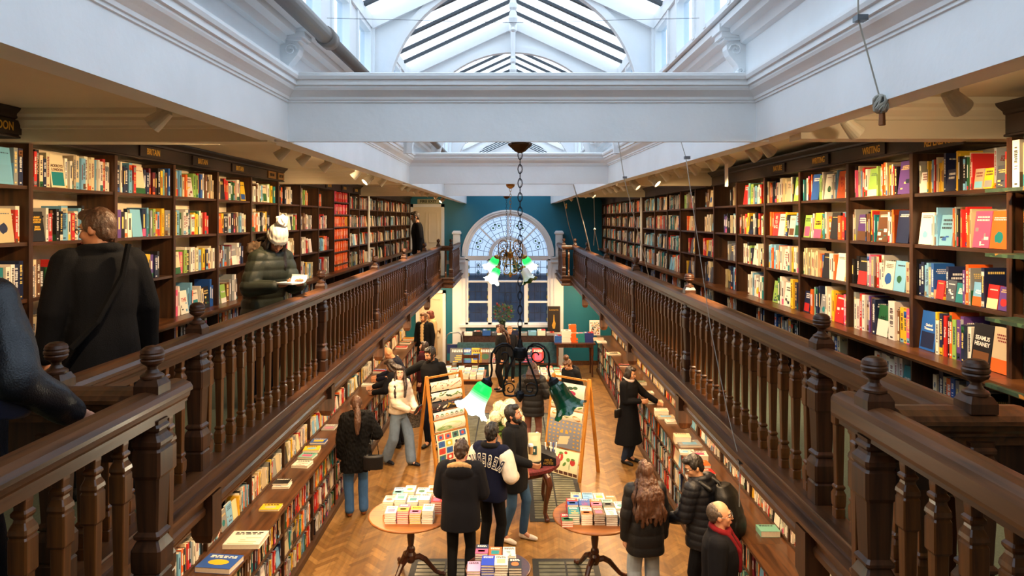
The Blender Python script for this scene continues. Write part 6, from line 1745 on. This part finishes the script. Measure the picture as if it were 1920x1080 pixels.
b = MB(); M = T3(.02, -.42, 1.02) @ Rz(.3) @ Rx(.5); b.col('#1b1a1d'); b.box(-.10, -.012, -.06, .10, .012, .08, M); b.col('#b3342c'); b.box(-.02, -.0135, -.04, .06, -.012, .06, M); held(p, b, 'dark_booklet', M_vc, 'black and red booklet in the hands of the woman in the white puffer', 'book')
b = Sh(); b.rings([(0, 0, 0, .15, .05), (0, 0, .3, .17, .07), (0, 0, .36, .15, .02)], 14); b.tube([(-.1, 0, .35), (-.05, 0, .62), (.05, 0, .62), (.1, 0, .35)], .010, 6)
o = fuse(b, 'tote_bag', mat('patterned_tote', '#55514a', .9, noise=.9, nscale=40), None, .012, 3); o.location = (-1.72, 11.95, .62); o.rotation_euler = (0, 0, .5); tag(o, 'black and white patterned tote beside the white puffer jacket', 'bag')
p = person('dark-bearded man in a black zip jumper pointing to the left', (-1.50, 12.75, 0), -20, 1.92, lean=4, head=(-24, 14), R_=(-.62, -.32, 1.34), L=(.26, .02, .92), rc=.7, palms=dict(R=Vector((.3, -.3, -1)), Rd=Vector((-1, -.45, .0))), top=dict(name='jumper', col='#17181c', th=.026, hem=.86, collar=.028), legs='#1f2a40', hair=dict(style='curly', col='#17110e', vol=1.03), beard='#1b1411', sk='#c28a66', wide=1.06)
q = Sh(); w = p['arm']['R'][2]; dd = p['arm']['R'][3]; q.cap(w+dd*.09, w+dd*.175, .0095, .008, 8); q.build('pointing_finger', skin('#c28a66'), p['o'], True)
p = person('woman from behind in a black puffer and pinkish trousers in mid aisle', (.36, 12.4, 0), 172, 1.68, female=True, head=(6, 8), top=dict(name='puffer_jacket', col='#16171b', th=.055, hem=.74, rough=.5, post=quilt(.11, .008), hood=True), legs='#7c554c', hair=dict(style='mid', col='#3a2117', len=.2), sk='#cf9d82', L=(.2, -.18, 1.0), R_=(-.2, -.18, 1.0))
person('woman with a curly top bun looking down behind the right paper stand', (1.17, 13.3, 0), -42, 1.62, female=True, lean=10, head=(-10, 30), top=dict(name='hooded_jacket', col='#1b1c20', th=.036, hem=.8, hood=True), legs='#1e1f25', hair=dict(style='bun', col='#5b3c28'), sk='#c79272')
p = person('woman in a long black coat touching books on the right worktop', (2.02, 11.95, 0), 48, 1.72, female=True, head=(10, 16), L=(.36, -.34, 1.06), R_=(-.02, -.25, 1.12), rc=.5, top=dict(name='long_coat', col='#15161c', th=.028, hem=.36, flare=.085, waist=True, collar=.034, scarf='#b8a6a2'), legs='#2b3850', shoes='#101012', hair=dict(style='bob', col='#1e1410', vol=.98), sk='#c48e6c')
b = Sh(); b.rings([(0, 0, 0, .085, .035), (0, 0, .1, .09, .04), (0, 0, .14, .085, .03)], 14); o = fuse(b, 'shoulder_bag', cloth('#121214', .4), None, .009, 4); o.location = (1.80, 11.72, .86); o.rotation_euler = (0, 0, .8)
tag(o, 'small black quilted bag at the hip of the long-coated woman', 'bag'); 
b = MB(); b.tube([(0, 0, .13), (.04, .06, .40), (.10, .14, .68)], .006, 6); b.build('strap', M_black, o)
p = person('woman from behind in a black fur coat, blue jeans and brown heeled boots', (-2.26, 9.85, 0), -160, 1.73, female=True, head=(0, 10), top=dict(name='fur_coat', col='#121112', th=.055, hem=.66, flare=.015, post=fur(.016), collar=.04), legs='#3f6390', shoes='#7a4420', hair=dict(style='pony', col='#4a2f20'), sk='#cf9d82', legw=.01, R_=(-.24, -.2, 1.06))
b = Sh(); b.rings([(0, 0, 0, .14, .05), (0, 0, .18, .15, .055), (0, 0, .2, .14, .03)], 14); b.tube([(-.08, 0, .19), (-.06, 0, .36), (.06, 0, .36), (.08, 0, .19)], .009, 6); b.tube([(-.1, 0, .18), (.0, .02, .55), (.1, .06, .85)], .007, 6)
o = fuse(b, 'handbag', cloth('#1d1d20', .4), None, .009, 2); o.location = (-1.98, 9.66, .72); o.rotation_euler = (0, 0, .1); tag(o, 'black leather handbag on the arm of the fur-coated woman', 'bag')
p = person('bearded man in a charcoal coat gazing up to the right in the middle aisle', (.02, 9.05, 0), 62, 1.82, head=(10, -12), R_=(-.14, -.30, 1.10), rc=.6, top=dict(name='coat', col='#191a1e', th=.034, hem=.66, collar=.030), legs='#35506e', shoes='#d9cdbc', hair=dict(style='short', col='#14100e', vol=1.06), beard='#15100d', sk='#b97f5e', feet=((.10, -.1), (-.10, .08)))
b = MB(); b.lathe([(.028, 0), (.034, .10), (.036, .105), (.037, .115), (.034, .12), (.03, .132), (.001, .133)], n=18); o = b.build('coffee_cup', mat('cup_kraft', '#b58a58', .7)); o.location = (.24, 9.30, 1.06); tag(o, 'paper coffee cup with a white lid before the charcoal coat', 'cup')
l_ = MB(); l_.lathe([(.037, .104), (.0385, .106), (.0375, .118), (.033, .123), (.031, .135), (.001, .136)], n=18); l_.build('lid', M_white, o)
p = person('curly-haired man from behind in a navy varsity jacket with white sleeves', (-.27, 8.42, 0), 152, 1.76, head=(10, 6), L=(.20, -.22, 1.02), R_=(-.22, -.20, 1.06), top=dict(name='varsity_jacket', col='#161c3c', th=.044, hem=.82, collar=.03, sleevecol='#ddd0c0'), legs='#161619', shoes='#1d1d20', hair=dict(style='curly', col='#15110f', vol=1.05), sk='#b98263')
e = Sh(); pts = [p['U'] @ Vector((.095*math.cos(a), .01+.09*math.sin(a), 1.475+.02*math.sin(a))) for a in [2*PI*k/12 for k in range(13)]]; e.chainp(pts, [.036]*13, 8); fuse(e, 'hood', cloth('#17171a'), p['o'], .009, 3)
me_t = None
cu_letters = 'RESERVE'
for k, ch in enumerate(cu_letters):          # arched lettering across the back, mirrored as in the photo
    a = (k-3)*.155; rr_ = .46
    x = rr_*math.sin(a); z = .87+rr_*math.cos(a)
    yb = .167+.0*k-.10*(x/.2)**2*.35
    for sc_, m_, off in ((.125, mat('letter_cream', '#e3dccb', .7), 0), (.125, mat('letter_navy', '#161c3c', .8), .003)):
        t = text_mesh('letter', ch, sc_, m_, p['o'], p['U'] @ Vector((x, yb+off, z)), (PI/2, 0, 0), ext=.0015, bold=.009 if off == 0 else .0015)
        t.rotation_euler = (PI/2, a, -x*1.6); t.scale = (.72, 1.55, 1)
p = person('man from behind in a dark hooded jacket with tan fleece lining', (-.60, 7.82, 0), 176, 1.74, head=(-4, 14), L=(.16, -.26, 1.02), R_=(-.16, -.26, 1.02), top=dict(name='hooded_jacket', col='#1a1b24', th=.058, hem=.74, hood=True, lining='#b08d61'), legs='#141417', hair=dict(style='curly', col='#33221a', vol=1.0), sk='#c99374', wide=1.05)
p = person('woman from behind with very long wavy brown hair and light jeans', (1.42, 7.35, 0), -172, 1.67, female=True, head=(0, 4), top=dict(name='puffer_jacket', col='#17171c', th=.052, hem=.72, rough=.5, post=quilt(.13, .008)), legs='#98a3ae', legw=.02, hair=dict(style='long', col='#4b2d1c', len=.48, wavy=True, w=1.5, vol=1.08), sk='#cf9d82')
p = person('man in glasses and dark puffer with a black backpack at the right worktop', (2.04, 7.28, 0), -132, 1.76, lean=6, head=(42, 22), R_=(-.10, -.34, 1.0), L=(.14, -.32, 1.02), rc=.6, top=dict(name='puffer_jacket', col='#171b27', th=.05, hem=.8, rough=.5, post=quilt(.075, .008), collar=.036), legs='#1a1b20', hair=dict(style='short', col='#17120f', vol=1.03), glasses=True, sk='#c8946f', wide=1.04)
b = Sh(); U = p['U']; b.rings([(-.03, .27, .88, .14, .09), (-.03, .285, .96, .172, .12), (-.03, .29, 1.17, .172, .13), (-.03, .275, 1.36, .15, .105), (-.03, .25, 1.45, .10, .06)], 20, U); b.ell((-.03, .40, 1.06), (.125, .04, .12), U)
bag = fuse(b, 'backpack', cloth('#131416', .45), None, .009, 5, fabric(.008, 10)); bag.matrix_world = p['M']; tag(bag, 'black backpack on the back of the spectacled man in the puffer', 'backpack')
b = MB(); b.tube([U @ Vector(q) for q in ((0, .23, 1.42), (.03, .225, 1.47), (-.03, .225, 1.47), (0, .23, 1.42))], .008, 6); b.build('top_handle', M_black, bag)
for s in (-1, 1):
    b = Sh(); b.chainp([U @ Vector((s*.11, .17, 1.42)), U @ Vector((s*.115, .06, 1.475)), U @ Vector((s*.12, -.10, 1.42)), U @ Vector((s*.14, -.165, 1.25)), U @ Vector((s*.17, -.05, 1.05))], [.026]*5, 8); b.build('shoulder_strap', cloth('#131416', .45), bag, True)
b = MB(); w = p['arm']['R'][2]; b.box(-.036, -.006, -.01, .036, .006, .13, T3(w.x+.03, w.y-.09, w.z+.0) @ Rx(.7)); held(p, b, 'phone', M_black, 'black phone in the hand of the man with the backpack', 'phone')
p = person('balding man in a dark overcoat and red scarf looking right at bottom right', (1.86, 6.15, 0), 70, 1.74, head=(8, -2), top=dict(name='overcoat', col='#191a22', th=.038, hem=.5, flare=.02, collar=.02, scarf='#6e141c', scarfend=True), legs='#1a1a1f', hair=dict(style='balding', col='#4b4038'), glasses=True, sk='#cc9272', wide=1.1)
bake_all()
# ================================================================ LIGHT, WORLD, CAMERA
w = bpy.data.worlds.new('overcast'); SC.world = w; w.use_nodes = True
bg = w.node_tree.nodes['Background']; bg.inputs[0].default_value = (.74, .87, 1.0, 1); bg.inputs[1].default_value = 1.95
def portal(x, y, z, sx, sy, rot):
    l = bpy.data.lights.new('daylight_portal', 'AREA'); l.shape = 'RECTANGLE'; l.size = sx; l.size_y = sy; l.cycles.is_portal = True
    o = bpy.data.objects.new('daylight_portal', l); COL.objects.link(o); o.location = (x, y, z); o.rotation_euler = rot
portal(0, 8.7, ZR+.15, 2.5, 22.4, (0, 0, 0))
WARM = (1.0, .66, .34); WARM2 = (1.0, .74, .46)
def spot(x, y, z, tx, ty, tz, en, ang=70, blend=.6, col=WARM, size=.03):
    l = bpy.data.lights.new('spot', 'SPOT'); l.energy = en; l.spot_size = math.radians(ang); l.spot_blend = blend; l.color = col; l.shadow_soft_size = size
    o = bpy.data.objects.new('spot_light', l); COL.objects.link(o); o.location = (x, y, z)
    d = Vector((tx-x, ty-y, tz-z)); o.rotation_euler = d.to_track_quat('-Z', 'Y').to_euler(); return o
def area(x, y, z, sx, sy, rot, en, col=WARM):
    l = bpy.data.lights.new('strip', 'AREA'); l.shape = 'RECTANGLE'; l.size = sx; l.size_y = sy; l.energy = en; l.color = col
    o = bpy.data.objects.new('strip_light', l); COL.objects.link(o); o.location = (x, y, z); o.rotation_euler = rot
    o.visible_camera = True; return o
# track spots on the two gallery sides, washing the shelves
for i in range(13):
    y = 1.6+i*1.35
    k = .8 if i == 0 else 1.
    spot(-1.72, y, 4.68, -3.0, y+.25, 3.75, (64 if y < 9 else 44)*k, 105, .7)
    spot(FR(y)+.30, y+.4, 4.68, 2.65, y+.55, 3.75, (92 if y < 7.5 else 34), 105, .7)
# spots thrown down into the hall
for (x, y, tx, ty, e) in ((-1.7, 5.6, -.3, 7.6, 260), (1.8, 5.2, .9, 7.6, 260), (-1.7, 8.1, -1.2, 9.6, 260), (1.6, 9.4, .9, 11, 240), (-1.7, 11.2, -.8, 12.8, 240), (1.6, 13, .4, 14.5, 240), (-1.7, 15.2, -.6, 16.8, 240), (1.6, 16.5, .5, 18.5, 200)):
    spot(x, y, 4.68, tx, ty, .4, e, 75, .8, WARM2)
# lamps under the galleries, over the counters
for i in range(8):
    y = 5.4+i*1.9
    area(-2.15, y, 2.50, .05, 1.5, (0, math.radians(-22), 0), 34)
    area(1.95, y, 2.50, .05, 1.5, (0, math.radians(22), 0), 34)
spot(-1.7, 17.4, 4.68, -2.5, 19.9, 3.6, 55, 80, .7)
area(-2.4, 18.9, 2.45, .5, .5, (0, 0, 0), 7)
area(2.2, 18.9, 2.45, .5, .5, (0, 0, 0), 1.5)
spot(1.75, 2.75, 4.70, 2.2, 3.8, 4.80, 9, 100, .8, WARM2)
spot(-1.75, 6.9, 4.72, -2.3, 8.95, 4.82, 9, 100, .8, WARM2)
cam = bpy.data.cameras.new('camera'); co = bpy.data.objects.new('camera', cam); COL.objects.link(co)
co.location = (0, 0, CZ); co.rotation_euler = (PI/2, 0, 0)
cam.sensor_fit = 'HORIZONTAL'; cam.sensor_width = 36; cam.lens = 36*FPX/1920
cam.shift_x = -(U0-960)/1920; cam.shift_y = (V0-540)/1920
cam.clip_start = .05; cam.clip_end = 200
SC.camera = co
SC.view_settings.view_transform = 'Standard'; SC.view_settings.look = 'None'; SC.view_settings.gamma = 1; SC.view_settings.exposure = .58
SC.view_settings.use_curve_mapping = False
SC.cycles.max_bounces = 6; SC.cycles.diffuse_bounces = 4; SC.cycles.glossy_bounces = 2; SC.cycles.transmission_bounces = 3; SC.cycles.transparent_max_bounces = 10
SC.cycles.caustics_reflective = False; SC.cycles.caustics_refractive = False; SC.cycles.sample_clamp_indirect = 6
SC.cycles.use_denoising = True
